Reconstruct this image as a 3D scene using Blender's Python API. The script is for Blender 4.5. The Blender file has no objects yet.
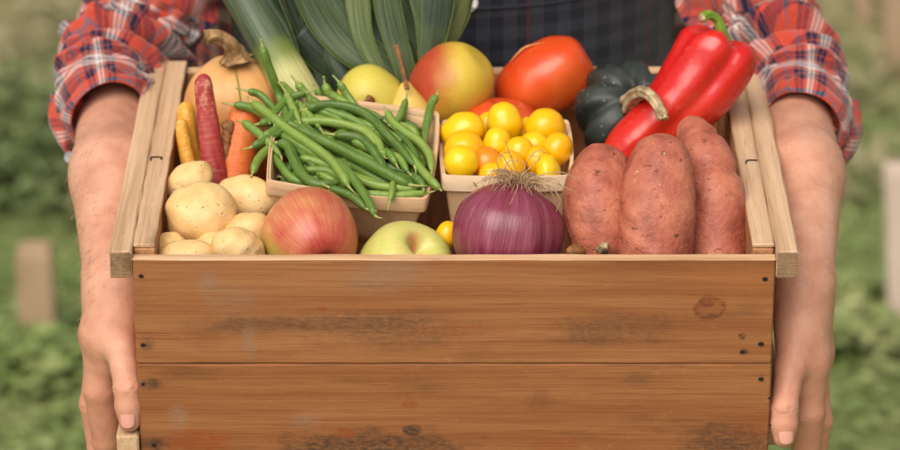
import bpy, math, random
import numpy as np
from mathutils import Vector, Matrix
random.seed(7); np.random.seed(7)
PI = math.pi
C = bpy.context.scene.collection
sc = bpy.context.scene
H = 1.05                      # height of the crate's front rim above the ground
# ------------------------------------------------------------------ camera
TH = math.radians(25.0); FPX = 3592.0; Z1 = 2.79
Rv = np.array([1.0, 0, 0]); Fv = np.array([0, math.cos(TH), -math.sin(TH)]); Uv = np.array([0, math.sin(TH), math.cos(TH)])
Bv = -Fv
CAM = np.array([0, 0, H]) - Z1*Fv + 0.0272*Uv - 0.003*Rv
def at(px, py, Y, lift=0.0):
    """photo position on the upright plane at depth Y"""
    d = Fv + (px-450.0)/FPX*Rv + (225.0-py)/FPX*Uv
    t = (Y-CAM[1])/d[1]
    p = CAM + d*t
    if lift: p = p - d/np.linalg.norm(d)*lift
    return p
def W(x, y, z): return np.array([x, y, z+H])
def V3(*a): return np.array(a, float)
cd = bpy.data.cameras.new('camera'); cam = bpy.data.objects.new('camera', cd); C.objects.link(cam)
cam.matrix_world = Matrix(((Rv[0],Uv[0],Bv[0],CAM[0]),(Rv[1],Uv[1],Bv[1],CAM[1]),(Rv[2],Uv[2],Bv[2],CAM[2]),(0,0,0,1)))
cd.sensor_width = 36; cd.lens = FPX/900*36; cd.clip_end = 2000; cd.clip_start = 0.05
cd.dof.use_dof = True; cd.dof.focus_distance = 2.845; cd.dof.aperture_fstop = 5.0
sc.camera = cam
# ------------------------------------------------------------------ shader helper
class S:
    def __init__(s, name):
        s.m = bpy.data.materials.new(name); s.m.use_nodes = True
        s.t = s.m.node_tree; s.t.nodes.clear()
        s.out = s.t.nodes.new('ShaderNodeOutputMaterial'); s.b = s.t.nodes.new('ShaderNodeBsdfPrincipled')
        s.t.links.new(s.b.outputs[0], s.out.inputs[0]); s.bumps = None
        s._tc = None
    def n(s, typ, **kw):
        nd = s.t.nodes.new(typ)
        for k, v in kw.items(): setattr(nd, k, v)
        return nd
    def put(s, sock, v):
        if v is None: return
        if isinstance(v, bpy.types.NodeSocket): s.t.links.new(v, sock)
        else:
            if hasattr(sock, 'default_value'):
                if sock.type == 'RGBA' and len(v) == 3: v = (*v, 1)
                sock.default_value = v
    def tc(s, k='Object'):
        if s._tc is None: s._tc = s.n('ShaderNodeTexCoord')
        return s._tc.outputs[k]
    def map(s, vec, scale=(1,1,1), loc=(0,0,0), rot=(0,0,0)):
        nd = s.n('ShaderNodeMapping'); s.put(nd.inputs[0], vec)
        nd.inputs['Scale'].default_value = scale; nd.inputs['Location'].default_value = loc; nd.inputs['Rotation'].default_value = rot
        return nd.outputs[0]
    def noise(s, vec, scale=5, detail=3, rough=.5, dist=0, col=False):
        nd = s.n('ShaderNodeTexNoise'); s.put(nd.inputs['Vector'], vec)
        nd.inputs['Scale'].default_value = scale; nd.inputs['Detail'].default_value = detail
        nd.inputs['Roughness'].default_value = rough; nd.inputs['Distortion'].default_value = dist
        return nd.outputs['Color' if col else 'Fac']
    def vor(s, vec, scale=5, feat='F1', out='Distance', rnd=1.0):
        nd = s.n('ShaderNodeTexVoronoi', feature=feat); s.put(nd.inputs['Vector'], vec); nd.inputs['Scale'].default_value = scale
        nd.inputs['Randomness'].default_value = rnd
        return nd.outputs[out]
    def ramp(s, fac, stops, interp='LINEAR'):
        nd = s.n('ShaderNodeValToRGB'); s.put(nd.inputs[0], fac); cr = nd.color_ramp; cr.interpolation = interp
        while len(cr.elements) < len(stops): cr.elements.new(0.5)
        for e, (p, c) in zip(cr.elements, stops):
            e.position = p
            if isinstance(c, (int, float)): c = (c, c, c)
            e.color = (*c, 1)
        return nd.outputs[0]
    def mix(s, fac, a, b, mode='MIX'):
        nd = s.n('ShaderNodeMix', data_type='RGBA', blend_type=mode)
        s.put(nd.inputs[0], fac); s.put(nd.inputs[6], a); s.put(nd.inputs[7], b)
        return nd.outputs[2]
    def math(s, op, a, b=None, c=None, clamp=False):
        nd = s.n('ShaderNodeMath', operation=op, use_clamp=clamp); s.put(nd.inputs[0], a); s.put(nd.inputs[1], b); s.put(nd.inputs[2], c)
        return nd.outputs[0]
    def sep(s, vec):
        nd = s.n('ShaderNodeSeparateXYZ'); s.put(nd.inputs[0], vec); return nd.outputs
    def comb(s, x, y, z=0.0):
        nd = s.n('ShaderNodeCombineXYZ'); s.put(nd.inputs[0], x); s.put(nd.inputs[1], y); s.put(nd.inputs[2], z); return nd.outputs[0]
    def smooth(s, v, lo, hi):
        nd = s.n('ShaderNodeMapRange', interpolation_type='SMOOTHSTEP'); s.put(nd.inputs[0], v)
        nd.inputs[1].default_value = lo; nd.inputs[2].default_value = hi; return nd.outputs[0]
    def vmath(s, op, a, b=None):
        nd = s.n('ShaderNodeVectorMath', operation=op); s.put(nd.inputs[0], a); s.put(nd.inputs[1], b)
        return nd.outputs['Value' if op in ('LENGTH', 'DISTANCE', 'DOT_PRODUCT') else 'Vector']
    def rnd(s): return s.n('ShaderNodeObjectInfo').outputs['Random']
    def bump(s, h, dist=.001, strength=1.0):
        nd = s.n('ShaderNodeBump'); nd.inputs['Distance'].default_value = dist; nd.inputs['Strength'].default_value = strength
        s.put(nd.inputs['Height'], h)
        if s.bumps is not None: s.put(nd.inputs['Normal'], s.bumps)
        s.bumps = nd.outputs[0]
    def done(s, col, rough=.5, spec=.5, sss=0, sssr=(1,.4,.2), sscale=.003, coat=0, sheen=0, trans=0):
        b = s.b; s.put(b.inputs['Base Color'], col); s.put(b.inputs['Roughness'], rough); s.put(b.inputs['Specular IOR Level'], spec)
        if sss: b.inputs['Subsurface Weight'].default_value = sss; b.inputs['Subsurface Radius'].default_value = sssr; b.inputs['Subsurface Scale'].default_value = sscale
        if coat: b.inputs['Coat Weight'].default_value = coat; b.inputs['Coat Roughness'].default_value = .12
        if sheen: b.inputs['Sheen Weight'].default_value = sheen; b.inputs['Sheen Roughness'].default_value = .5
        if s.bumps is not None: s.put(b.inputs['Normal'], s.bumps)
        return s.m
def rgb(r, g, b):
    f = lambda c: ((c/255+.055)/1.055)**2.4 if c > 10 else c/255/12.92
    return (f(r), f(g), f(b))
# ------------------------------------------------------------------ mesh helpers
def thicken(V, F, U, t):
    V = np.asarray(V, float); Q = np.asarray(F, int); n = len(V); N = np.zeros_like(V)
    fn = np.cross(V[Q[:, 2]]-V[Q[:, 0]], V[Q[:, 3]]-V[Q[:, 1]])
    for k in range(4): np.add.at(N, Q[:, k], fn)
    N /= np.linalg.norm(N, axis=1)[:, None]+1e-12
    E = {}
    for f in Q:
        for a, b in zip(f, np.roll(f, -1)): E[(int(a), int(b))] = 1
    rim = [(a, b) for a, b in E if (b, a) not in E]
    F2 = [tuple(f) for f in Q]+[tuple(int(i)+n for i in f[::-1]) for f in Q]+[(b, a, a+n, b+n) for a, b in rim]
    U2 = None
    if U is not None:
        U = [tuple(u) for u in U]; at_v = {}
        for k, f in enumerate(Q):
            for j in range(4): at_v[int(f[j])] = U[k*4+j]
        U2 = list(U)
        for k in range(len(Q)): U2 += U[k*4:k*4+4][::-1]
        for a, b in rim: U2 += [at_v[b], at_v[a], at_v[a], at_v[b]]
    return np.vstack([V, V-N*t]), F2, U2
def link_mesh(name, verts, faces, m, parent=None, uvs=None, smooth=True, origin=None, mats=None, fmat=None, thick=0):
    if thick: verts, faces, uvs = thicken(verts, faces, uvs, thick)
    me = bpy.data.meshes.new(name)
    v = np.asarray(verts, float)
    o = bpy.data.objects.new(name, me); C.objects.link(o)
    if origin is None: origin = v.mean(axis=0) if parent is None else np.zeros(3)
    origin = np.asarray(origin, float)
    par_off = np.zeros(3)
    if parent is not None:
        q = parent
        while q is not None: par_off = par_off + np.array(q.location); q = q.parent
        if len(v): origin = v.mean(axis=0)
    v = v - origin
    me.from_pydata(v.tolist(), [], [tuple(int(i) for i in f) for f in faces])
    if uvs is not None:
        ul = me.uv_layers.new(name='UVMap'); li = np.empty(len(me.loops), dtype=np.int32)
        if callable(uvs): arr = uvs(me)
        else: arr = np.asarray(uvs, np.float32)
        ul.data.foreach_set('uv', arr.ravel())
    for mm in (mats or [m]): me.materials.append(mm)
    if fmat is not None: me.polygons.foreach_set('material_index', np.asarray(fmat, np.int32))
    if smooth: me.polygons.foreach_set('use_smooth', [True]*len(me.polygons))
    me.validate(); me.update()
    o.location = origin - par_off
    if parent is not None: o.parent = parent
    return o
def empty(name, loc):
    o = bpy.data.objects.new(name, None); C.objects.link(o); o.location = tuple(float(a) for a in loc); o.empty_display_size = .02
    return o
def tag(o, label=None, cat=None, group=None, kind=None):
    if label: o['label'] = label
    if cat: o['category'] = cat
    if group: o['group'] = group
    if kind: o['kind'] = kind
    return o
def grid_faces(nr, ns, closed=True):
    """rings x segments; returns faces and per-loop uv index (ring, seg)"""
    F = []; UV = []
    for i in range(nr-1):
        for j in range(ns if closed else ns-1):
            j2 = (j+1) % ns
            F.append((i*ns+j, i*ns+j2, (i+1)*ns+j2, (i+1)*ns+j)); UV.append(((i, j), (i, j+1), (i+1, j+1), (i+1, j)))
    return F, UV
def catmull(P, n):
    P = np.asarray(P, float)
    if len(P) == 2: return P[0] + (P[1]-P[0])*np.linspace(0, 1, n)[:, None]
    Q = np.vstack([2*P[0]-P[1], P, 2*P[-1]-P[-2]]); m = len(P)-1
    out = []
    for t in np.linspace(0, m, n):
        i = min(int(t), m-1); f = t-i; a, b, c, d = Q[i:i+4]
        out.append(.5*((2*b)+(-a+c)*f+(2*a-5*b+4*c-d)*f*f+(-a+3*b-3*c+d)*f**3))
    return np.array(out)
def frames(path, up=None):
    T = np.gradient(path, axis=0); L = np.linalg.norm(T, axis=1); L[L < 1e-9] = 1; T /= L[:, None]
    n = np.array(up if up is not None else [.13, .2, 1.0], float); n -= T[0]*n.dot(T[0])
    if np.linalg.norm(n) < .1: n = np.array([1., 0, 0]); n -= T[0]*n.dot(T[0])
    n /= np.linalg.norm(n); N = [n]
    for i in range(1, len(path)):
        n = N[-1]-T[i]*N[-1].dot(T[i]); n /= np.linalg.norm(n); N.append(n)
    N = np.array(N); return T, N, np.cross(T, N)
def sweep(path, radii, ns=24, nr=40, sect=None, disp=None, up=None, off=None, caps=True, ellipse=(1, 1)):
    """tube along a smooth path. sect(theta, t)->factor, disp(theta,t)->metres"""
    p = catmull(path, nr); r = catmull([[a, 0, 0] for a in radii], nr)[:, 0] if not callable(radii) else radii(np.linspace(0, 1, nr))
    r = np.maximum(r, 1e-4)
    T, N, B = frames(p, up); t = np.linspace(0, 1, nr); th = np.linspace(0, 2*PI, ns, endpoint=False)
    TT, HH = np.meshgrid(t, th, indexing='ij')
    R = r[:, None]*np.ones_like(HH)
    if sect is not None: R = R*sect(HH, TT)
    if disp is not None: R = R+disp(HH, TT)
    v = p[:, None, :] + (np.cos(HH)*R*ellipse[0])[..., None]*N[:, None, :] + (np.sin(HH)*R*ellipse[1])[..., None]*B[:, None, :]
    if off is not None: v = v + T[:, None, :]*off(HH, TT)[..., None]
    verts = v.reshape(-1, 3).tolist(); F, UV = grid_faces(nr, ns)
    arc = np.concatenate([[0], np.cumsum(np.linalg.norm(np.diff(p, axis=0), axis=1))]); Rm = float(np.max(r))
    uv = [[(b/ns*2*PI*Rm, arc[a]) for a, b in f] for f in UV]
    uv = [c for f in uv for c in f]
    if caps:
        for ring, flip in ((0, True), (nr-1, False)):
            c = len(verts); verts.append((v[ring].mean(axis=0)).tolist())
            for j in range(ns):
                a, b = ring*ns+j, ring*ns+(j+1) % ns
                F.append((c, b, a) if flip else (c, a, b)); uv += [(0, arc[ring])]*3
    return verts, F, uv
def rot_to(axis, spin=0.0):
    a = np.array(axis, float); a /= np.linalg.norm(a)
    x = np.array([1., 0, 0]) if abs(a[0]) < .9 else np.array([0, 1., 0])
    x -= a*x.dot(a); x /= np.linalg.norm(x); y = np.cross(a, x)
    c, s = math.cos(spin), math.sin(spin)
    return np.stack([x*c+y*s, y*c-x*s, a], axis=1)
def lathe(profile, c, axis=(0, 0, 1), spin=0, ns=72, nr=64, f=None, lump=0, lf=2.0, seed=0, squash=(1, 1)):
    """profile: (r,z) from bottom to top. f(theta,t)->radius factor (and optional dz). uv=(theta/2pi, t)"""
    P = catmull([[a, b, 0] for a, b in profile], nr); th = np.linspace(0, 2*PI, ns, endpoint=False); t = np.linspace(0, 1, nr)
    TT, HH = np.meshgrid(t, th, indexing='ij'); r = np.maximum(P[:, 0], 0)[:, None]*np.ones_like(HH); z = P[:, 1][:, None]*np.ones_like(HH)
    if f is not None:
        g = f(HH, TT)
        if isinstance(g, tuple): r = r*g[0]; z = z+g[1]
        else: r = r*g
    v = np.stack([r*np.cos(HH)*squash[0], r*np.sin(HH)*squash[1], z], -1)
    if lump:
        rng = np.random.RandomState(seed); s = np.max(np.abs(P[:, :2])); q = v/s; d = np.zeros(HH.shape)
        for k in range(7):
            w = rng.normal(size=3)*lf*(1+k*.25); d += np.sin(q@w+rng.uniform(0, 6.3))/(1+k*.35)
        v = v*(1+lump*d[..., None]/2)
    M = rot_to(axis, spin); v = v@M.T + np.asarray(c)
    F, UV = grid_faces(nr, ns); uv = [(b/ns, t[a]) for fc in UV for a, b in fc]
    return v.reshape(-1, 3), F, uv
def merge(*parts):
    V = []; F = []; U = []; n = 0
    for p in parts:
        V += [tuple(x) for x in p[0]]; F += [tuple(i+n for i in f) for f in p[1]]
        U += list(p[2]) if len(p) > 2 and p[2] is not None else [(0, 0)]*sum(len(f) for f in p[1]); n += len(p[0])
    return V, F, U
def box(x0, x1, y0, y1, z0, z1, bev=.0012, wob=0.0006, seed=0, n=14):
    """bevelled board whose edges are a little worn: subdivided along its longest side"""
    rng = np.random.RandomState(seed); dims = [x1-x0, y1-y0, z1-z0]; ax = int(np.argmax(dims))
    o = [i for i in range(3) if i != ax]; lo = [x0, y0, z0]; hi = [x1, y1, z1]; nr = n*4; verts = []
    a0, a1, b0, b1 = lo[o[0]], hi[o[0]], lo[o[1]], hi[o[1]]
    ts = np.concatenate([[0, bev/dims[ax]], np.linspace(.01, .99, nr), [1-bev/dims[ax], 1]])
    ph = rng.uniform(0, 6.3, (8, 3)); fr = rng.uniform(5, 60, (8, 3))
    for i, t in enumerate(ts):
        e = bev if i in (0, len(ts)-1) else 0
        def wv(k): return wob*sum(math.sin(fr[k][q]*t+ph[k][q]) for q in range(3))/2
        b = bev
        ring = [(a0+b+e, b0+e), (a1-b-e, b0+e), (a1-e, b0+b+e), (a1-e, b1-b-e), (a1-b-e, b1-e), (a0+b+e, b1-e), (a0+e, b1-b-e), (a0+e, b0+b+e)]
        for k, (a, c) in enumerate(ring):
            p = [0, 0, 0]; p[ax] = lo[ax]+dims[ax]*t; p[o[0]] = a+wv(k)*.6; p[o[1]] = c+wv((k+3) % 8)*.6; verts.append(p)
    F, _ = grid_faces(len(ts), 8); m = len(ts)
    F = [f[::-1] for f in F] if ax == 1 else F
    F.append(tuple(range(8))[::-1]); F.append(tuple((m-1)*8+k for k in range(8)))
    return verts, F
def surface_nets(V, org, h):
    ins = V < 0; nx, ny, nz = V.shape
    corners = [(i, j, k) for i in (0, 1) for j in (0, 1) for k in (0, 1)]
    cnt = sum(ins[i:nx-1+i, j:ny-1+j, k:nz-1+k].astype(np.int8) for i, j, k in corners)
    act = (cnt > 0) & (cnt < 8); ids = -np.ones(act.shape, np.int64); A = np.argwhere(act); ids[act] = np.arange(len(A))
    pos = np.zeros((len(A), 3)); w = np.zeros(len(A))
    for a in corners:
        for ax in range(3):
            if a[ax] == 1: continue
            b = list(a); b[ax] = 1
            va = V[A[:, 0]+a[0], A[:, 1]+a[1], A[:, 2]+a[2]]; vb = V[A[:, 0]+b[0], A[:, 1]+b[1], A[:, 2]+b[2]]
            c = (va < 0) != (vb < 0); t = np.where(c, va/(va-vb+1e-12), 0); p = np.tile(np.array(a, float), (len(A), 1)); p[:, ax] = t
            pos[c] += p[c]; w[c] += 1
    P = (A+pos/w[:, None])*h+org; F = []
    for ax in range(3):
        u, v = [(1, 2), (2, 0), (0, 1)][ax]
        s0 = [slice(None)]*3; s1 = [slice(None)]*3; s0[ax] = slice(0, -1); s1[ax] = slice(1, None)
        ch = ins[tuple(s0)] != ins[tuple(s1)]; E = np.argwhere(ch); E = E[(E[:, u] > 0) & (E[:, v] > 0) & (E[:, u] < V.shape[u]-1) & (E[:, v] < V.shape[v]-1)]
        q = []
        for du, dv in ((1, 1), (0, 1), (0, 0), (1, 0)):
            c = E.copy(); c[:, u] -= du; c[:, v] -= dv; q.append(ids[c[:, 0], c[:, 1], c[:, 2]])
        q = np.stack(q, 1); fl = ~ins[E[:, 0], E[:, 1], E[:, 2]]
        q[fl] = q[fl][:, ::-1]; F.append(q)
    return P, np.vstack(F)
def smin(a, b, k):
    h = np.clip(.5+.5*(b-a)/k, 0, 1); return b+(a-b)*h-k*h*(1-h)
def rcone(p, a, b, ra, rb):
    a = np.asarray(a, float); ba = np.asarray(b, float)-a; t = np.clip(((p-a)@ba)/ba.dot(ba), 0, 1)
    return np.linalg.norm(p-a-t[..., None]*ba, axis=-1)-(ra+(rb-ra)*t)
def ellip(p, c, r):
    q = (p-np.asarray(c))/np.asarray(r); k = np.linalg.norm(q, axis=-1); return (k-1)*min(r)
def sdf_mesh(fn, lo, hi, h, smooth=2):
    lo = np.asarray(lo, float); hi = np.asarray(hi, float); B = 8
    nb = np.ceil((hi-lo)/(h*B)).astype(int); n = nb*B+1
    V = np.ones(n, np.float32); g = [lo[i]+(np.arange(nb[i])+.5)*h*B for i in range(3)]
    G = np.stack(np.meshgrid(*g, indexing='ij'), -1); d = fn(G.reshape(-1, 3)).reshape(G.shape[:3]); rad = h*B*.5*1.75*1.6
    for i, j, k in np.argwhere(d < -rad): V[i*B:(i+1)*B+1, j*B:(j+1)*B+1, k*B:(k+1)*B+1] = -1
    A = np.argwhere(np.abs(d) <= rad); l = np.arange(B+1)*h; L = np.stack(np.meshgrid(l, l, l, indexing='ij'), -1)
    for s in range(0, len(A), 200):
        a = A[s:s+200]; pts = L[None]+(lo+a*h*B)[:, None, None, None, :]; dv = fn(pts.reshape(-1, 3)).reshape(pts.shape[:4])
        for q, (i, j, k) in enumerate(a): V[i*B:(i+1)*B+1, j*B:(j+1)*B+1, k*B:(k+1)*B+1] = dv[q]
    P, F = surface_nets(V, lo, h)
    for _ in range(smooth):
        acc = np.zeros_like(P); c = np.zeros(len(P))
        for a, b in ((0, 1), (1, 2), (2, 3), (3, 0)):
            np.add.at(acc, F[:, a], P[F[:, b]]); np.add.at(acc, F[:, b], P[F[:, a]]); np.add.at(c, F[:, a], 1); np.add.at(c, F[:, b], 1)
        P = P*.4+.6*acc/np.maximum(c, 1)[:, None]
    return P, F
# ================================================================== MATERIALS
# stains of the front board, given where they sit on its face
def fr(px, py): return at(px, py, -.0)
DK = (.055, .030, .02); GR = (.27, .20, .15); OR = (.28, .065, .015)
def wood(name, light, mid, dark, axis=0, grain=1.0, stains=(), rough=.6, smudge=.5, seed=0.0):
    s = S(name); w = s.n('ShaderNodeNewGeometry').outputs['Position']
    loc = (seed*1.7, seed*.9, seed*2.3)
    sc1 = [420, 420, 420]; sc1[axis] = 8; sc2 = [75, 75, 75]; sc2[axis] = 2.6; sc3 = [26, 26, 26]; sc3[axis] = 7
    wob = s.noise(s.map(w, (6, 6, 6), loc), 1, 2, col=True)
    ww = s.vmath('ADD', w, s.vmath('MULTIPLY', s.vmath('SUBTRACT', wob, (.5, .5, .5)), (.005, .005, .005)))
    fine = s.noise(s.map(ww, sc1, loc), 1, 4, .65); band = s.noise(s.map(ww, sc2, loc), 1, 3, .55, .4); big = s.noise(s.map(w, sc3, loc), 1, 4, .6)
    col = s.ramp(band, [(.28, dark), (.45, mid), (.62, light), (.8, mid)])
    col = s.mix(s.math('MULTIPLY', s.smooth(fine, .45, .70), .55*grain), col, dark)
    col = s.mix(s.math('MULTIPLY', s.smooth(big, .55, .78), smudge), col, tuple(c*.38 for c in (dark[0]*.9, dark[1], dark[2]*1.15)))
    pores = s.noise(s.map(w, [x*2.2 for x in sc1], loc), 1, 2); col = s.mix(s.math('MULTIPLY', s.smooth(pores, .64, .74), .5), col, tuple(c*.3 for c in dark))
    scuff = s.noise(s.map(w, (90, 90, 90), (3+seed, 1, 2)), 1, 5, .7); col = s.mix(s.math('MULTIPLY', s.smooth(scuff, .60, .75), .25), col, tuple(min(1, c*1.5+.05) for c in light))
    for (p, r, c, amt, st, edge) in stains:
        if c == DK and r > .009: amt *= .92; r *= .85
        if c == GR: amt *= .75
        d0 = s.vmath('SUBTRACT', w, tuple(p)); d0 = s.vmath('MULTIPLY', d0, st)
        nz = s.noise(s.map(w, (110, 110, 110), (p[0]*10, 0, 0)), 1, 4, .65)
        nz2 = s.noise(s.map(w, (34, 34, 90), (p[0]*17, 3, 0)), 1, 3, .6)
        d = s.math('ADD', s.vmath('LENGTH', d0), s.math('MULTIPLY', s.math('SUBTRACT', nz, .5), r*.7))
        d = s.math('ADD', d, s.math('MULTIPLY', s.math('SUBTRACT', nz2, .5), r*1.2))
        fac = s.math('MULTIPLY', s.math('SUBTRACT', 1.0, s.smooth(d, r*(.98-edge), r*1.02)), amt)
        hf_ = s.noise(s.map(w, (170, 170, 420), (p[0]*5, 0, 0)), 1, 5, .75); fac = s.math('MULTIPLY', fac, s.math('ADD', .35, s.math('MULTIPLY', s.smooth(hf_, .36, .62), .75)), clamp=True)
        col = s.mix(fac, col, c)
    s.bump(fine, .0008, .6); s.bump(s.noise(s.map(w, (70, 70, 70), loc), 1, 5, .7), .0016, .35)
    dents = s.vor(s.map(ww, [x*.35 for x in sc1] if axis != 1 else (50, 50, 50), (4, 7, 1)), 1); s.bump(s.smooth(dents, .03, .12), .0006, .5)
    return s.done(col, s.math('ADD', rough, s.math('MULTIPLY', fine, .2)), .3)
st_up = [(fr(710, 308), .0135, (.16, .045, .016), .9, (1, 0, 1.1), .12), (fr(711, 309), .0105, (.33, .115, .040), .75, (1, 0, 1.1), .35), (fr(707, 303), .006, (.13, .035, .014), .9, (.8, 0, 1.1), .6), (fr(712, 316), .005, (.10, .03, .014), .8, (.7, 0, 1.6), .6), (fr(730, 280), .03, (.36, .12, .035), .6, (.5, 0, 1.2), .8), (fr(210, 284), .014, GR, .55, (1, 0, .8), .8), (fr(235, 300), .02, GR, .3, (.6, 0, 1), .8),
         (fr(250, 325), .030, DK, .5, (.35, 0, 2.2), .8), (fr(345, 322), .035, DK, .45, (.3, 0, 2.4), .8), (fr(395, 330), .04, DK, .5, (.35, 0, 1.6), .8), (fr(620, 328), .035, DK, .45, (.4, 0, 1.4), .8), (fr(590, 340), .02, DK, .35, (.5, 0, 1.6), .8),
         (fr(398, 272), .02, GR, .5, (.5, 0, 1.4), .8), (fr(370, 282), .018, GR, .35, (.5, 0, 1), .8), (fr(742, 336), .004, DK, .9, (1, 0, 1), .4), (fr(744, 352), .0045, DK, .95, (1, 0, 1.2), .4),
         (fr(322, 309), .004, OR, .8, (.7, 0, 1.4), .4), (fr(250, 342), .008, GR, .5, (1, 0, .35), .8), (fr(458, 330), .02, OR, .35, (.35, 0, 2), .8), (fr(147, 345), .008, DK, .7, (1, 0, 1), .8)]
st_lo = [(fr(200, 443), .021, OR, .85, (.6, 0, 1.3), .5), (fr(155, 445), .012, DK, .85, (.8, 0, 1.2), .6), (fr(370, 450), .036, DK, .9, (.3, 0, 1.3), .7), (fr(412, 431), .007, DK, .95, (.7, 0, 1.2), .5), (fr(345, 433), .008, OR, .8, (.7, 0, 1.4), .5),
         (fr(735, 443), .03, DK, .8, (.45, 0, 1.2), .7), (fr(555, 447), .014, OR, .6, (.6, 0, 1.3), .6), (fr(178, 417), .011, GR, .5, (1, 0, .7), .7), (fr(152, 384), .008, DK, .75, (.6, 0, 1.2), .7), (fr(305, 421), .012, GR, .4, (.6, 0, 1), .8),
         (fr(540, 400), .014, DK, .35, (.6, 0, 1), .8), (fr(410, 405), .006, OR, .7, (.6, 0, 1.3), .5), (fr(640, 420), .014, DK, .3, (.6, 0, 1.4), .8), (fr(640, 380), .012, DK, .3, (.5, 0, 1.4), .8), (fr(760, 425), .02, OR, .4, (.6, 0, 1), .8)]
WL, WM, WD = (.365, .150, .057), (.315, .118, .042), (.235, .078, .026)
M_front_up = wood('crate_wood_upper', WL, WM, WD, 0, 1, st_up, seed=1)
M_front_lo = wood('crate_wood_lower', (.345, .138, .050), (.298, .109, .037), (.222, .072, .023), 0, 1, st_lo, seed=4.3)
M_rail = wood('crate_rail_wood', (.66, .445, .28), (.57, .36, .21), (.38, .225, .125), 1, .8, seed=2.2, rough=.7)
M_end = wood('crate_end_grain', (.33, .20, .115), (.25, .145, .08), (.14, .075, .04), 1, .6, seed=8.2, rough=.8)
M_in = wood('crate_inner_wood', (.52, .26, .12), (.42, .19, .08), (.27, .11, .045), 1, 1, seed=3.1)
M_back = wood('crate_back_wood', (.55, .27, .12), (.45, .20, .082), (.30, .12, .045), 0, 1, seed=5.1)
M_edge = wood('crate_edge_wood', (.72, .47, .28), (.62, .37, .20), (.42, .21, .10), 0, .7, seed=6.1, smudge=.15)
def metal(name, c, r=.5):
    s = S(name); n = s.noise(s.tc(), 900, 3); s.b.inputs['Metallic'].default_value = .7; return s.done(s.mix(n, c, tuple(a*.4 for a in c)), r)
M_nail = metal('rusty_nail', (.05, .035, .03), .7)
M_hole = S('nail_hole').done((.012, .008, .006), .9)
M_staple = metal('staple_metal', (.12, .09, .07), .5)
def veneer(name, a, b, axis=0):
    s = S(name); w = s.tc('Object'); g = [300, 300, 300]; g[axis] = 14; f = s.noise(s.map(w, g), 1, 4, .6); n = s.noise(w, 40, 3); n2 = s.noise(s.map(w, [x*.25 for x in g]), 1, 3)
    col = s.mix(f, a, b); col = s.mix(s.math('MULTIPLY', s.smooth(n, .5, .8), .35), col, tuple(c*.6 for c in b)); col = s.mix(s.math('MULTIPLY', s.smooth(n2, .5, .7), .35), col, tuple(c*.75 for c in b))
    s.bump(f, .0005, .6); return s.done(col, .65, .3, sss=.15, sscale=.002)
M_rim = veneer('pale_veneer', (.80, .62, .42), (.70, .49, .30)); M_body = veneer('basket_veneer', (.84, .57, .33), (.70, .43, .23), 2)
# produce
def m_potato():
    s = S('potato_skin'); o = s.tc(); big = s.noise(o, 26, 4, .6); col = s.ramp(big, [(.25, rgb(196, 148, 86)), (.45, rgb(224, 184, 122)), (.7, rgb(236, 204, 150))])
    sp = s.vor(s.map(o, (1, 1, 1)), 190); msk = s.noise(o, 60, 2)
    col = s.mix(s.math('MULTIPLY', s.math('SUBTRACT', 1, s.smooth(sp, .07, .19)), s.smooth(msk, .42, .60)), col, rgb(150, 100, 56))
    bl = s.noise(o, 70, 4, .7); col = s.mix(s.math('MULTIPLY', s.smooth(bl, .58, .74), .5), col, rgb(170, 110, 62))
    s.bump(s.noise(o, 420, 3), .0006, .35); s.bump(s.math('MULTIPLY', s.smooth(sp, .08, .25), 1), .0006, .5); s.bump(s.noise(o, 45, 3), .003, .4)
    return s.done(col, .48, .4, sss=.12, sssr=(1, .6, .3), sscale=.004)
M_potato = m_potato()
def m_sweet():
    s = S('sweet_potato_skin'); o = s.tc(); n = s.noise(o, 32, 5, .6); col = s.ramp(n, [(.25, rgb(124, 62, 46)), (.42, rgb(170, 92, 72)), (.60, rgb(192, 116, 90)), (.78, rgb(208, 150, 116))])
    st = s.noise(s.map(o, (40, 40, 40)), 1, 6, .75); col = s.mix(s.math('MULTIPLY', s.smooth(st, .56, .70), .55), col, rgb(205, 150, 112))
    pits = s.noise(s.map(o, (110, 110, 260), (2, 1, 4)), 1, 3, .6); pm = s.smooth(pits, .63, .72); col = s.mix(s.math('MULTIPLY', pm, .8), col, rgb(92, 50, 38))
    lines = s.noise(s.map(o, (45, 45, 330)), 1, 3, .6); col = s.mix(s.math('MULTIPLY', s.smooth(lines, .60, .72), .2), col, rgb(128, 62, 48))
    dirt = s.noise(s.map(o, (22, 22, 34), (5, 1, 2)), 1, 6, .75); col = s.mix(s.math('MULTIPLY', s.smooth(dirt, .56, .68), .45), col, rgb(120, 72, 50)); scab = s.noise(s.map(o, (90, 90, 120), (9, 4, 2)), 1, 5, .7); col = s.mix(s.math('MULTIPLY', s.smooth(scab, .64, .72), .6), col, rgb(226, 180, 138)); s.bump(n, .007, .6); s.bump(dirt, .003, .4); s.bump(lines, .0008, .4); s.bump(s.math('SUBTRACT', 1, pm), .0015, .5); s.bump(s.noise(o, 500, 3), .0005, .4)
    return s.done(col, .5, .4, sss=.08, sscale=.003)
M_sweet = m_sweet()
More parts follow.
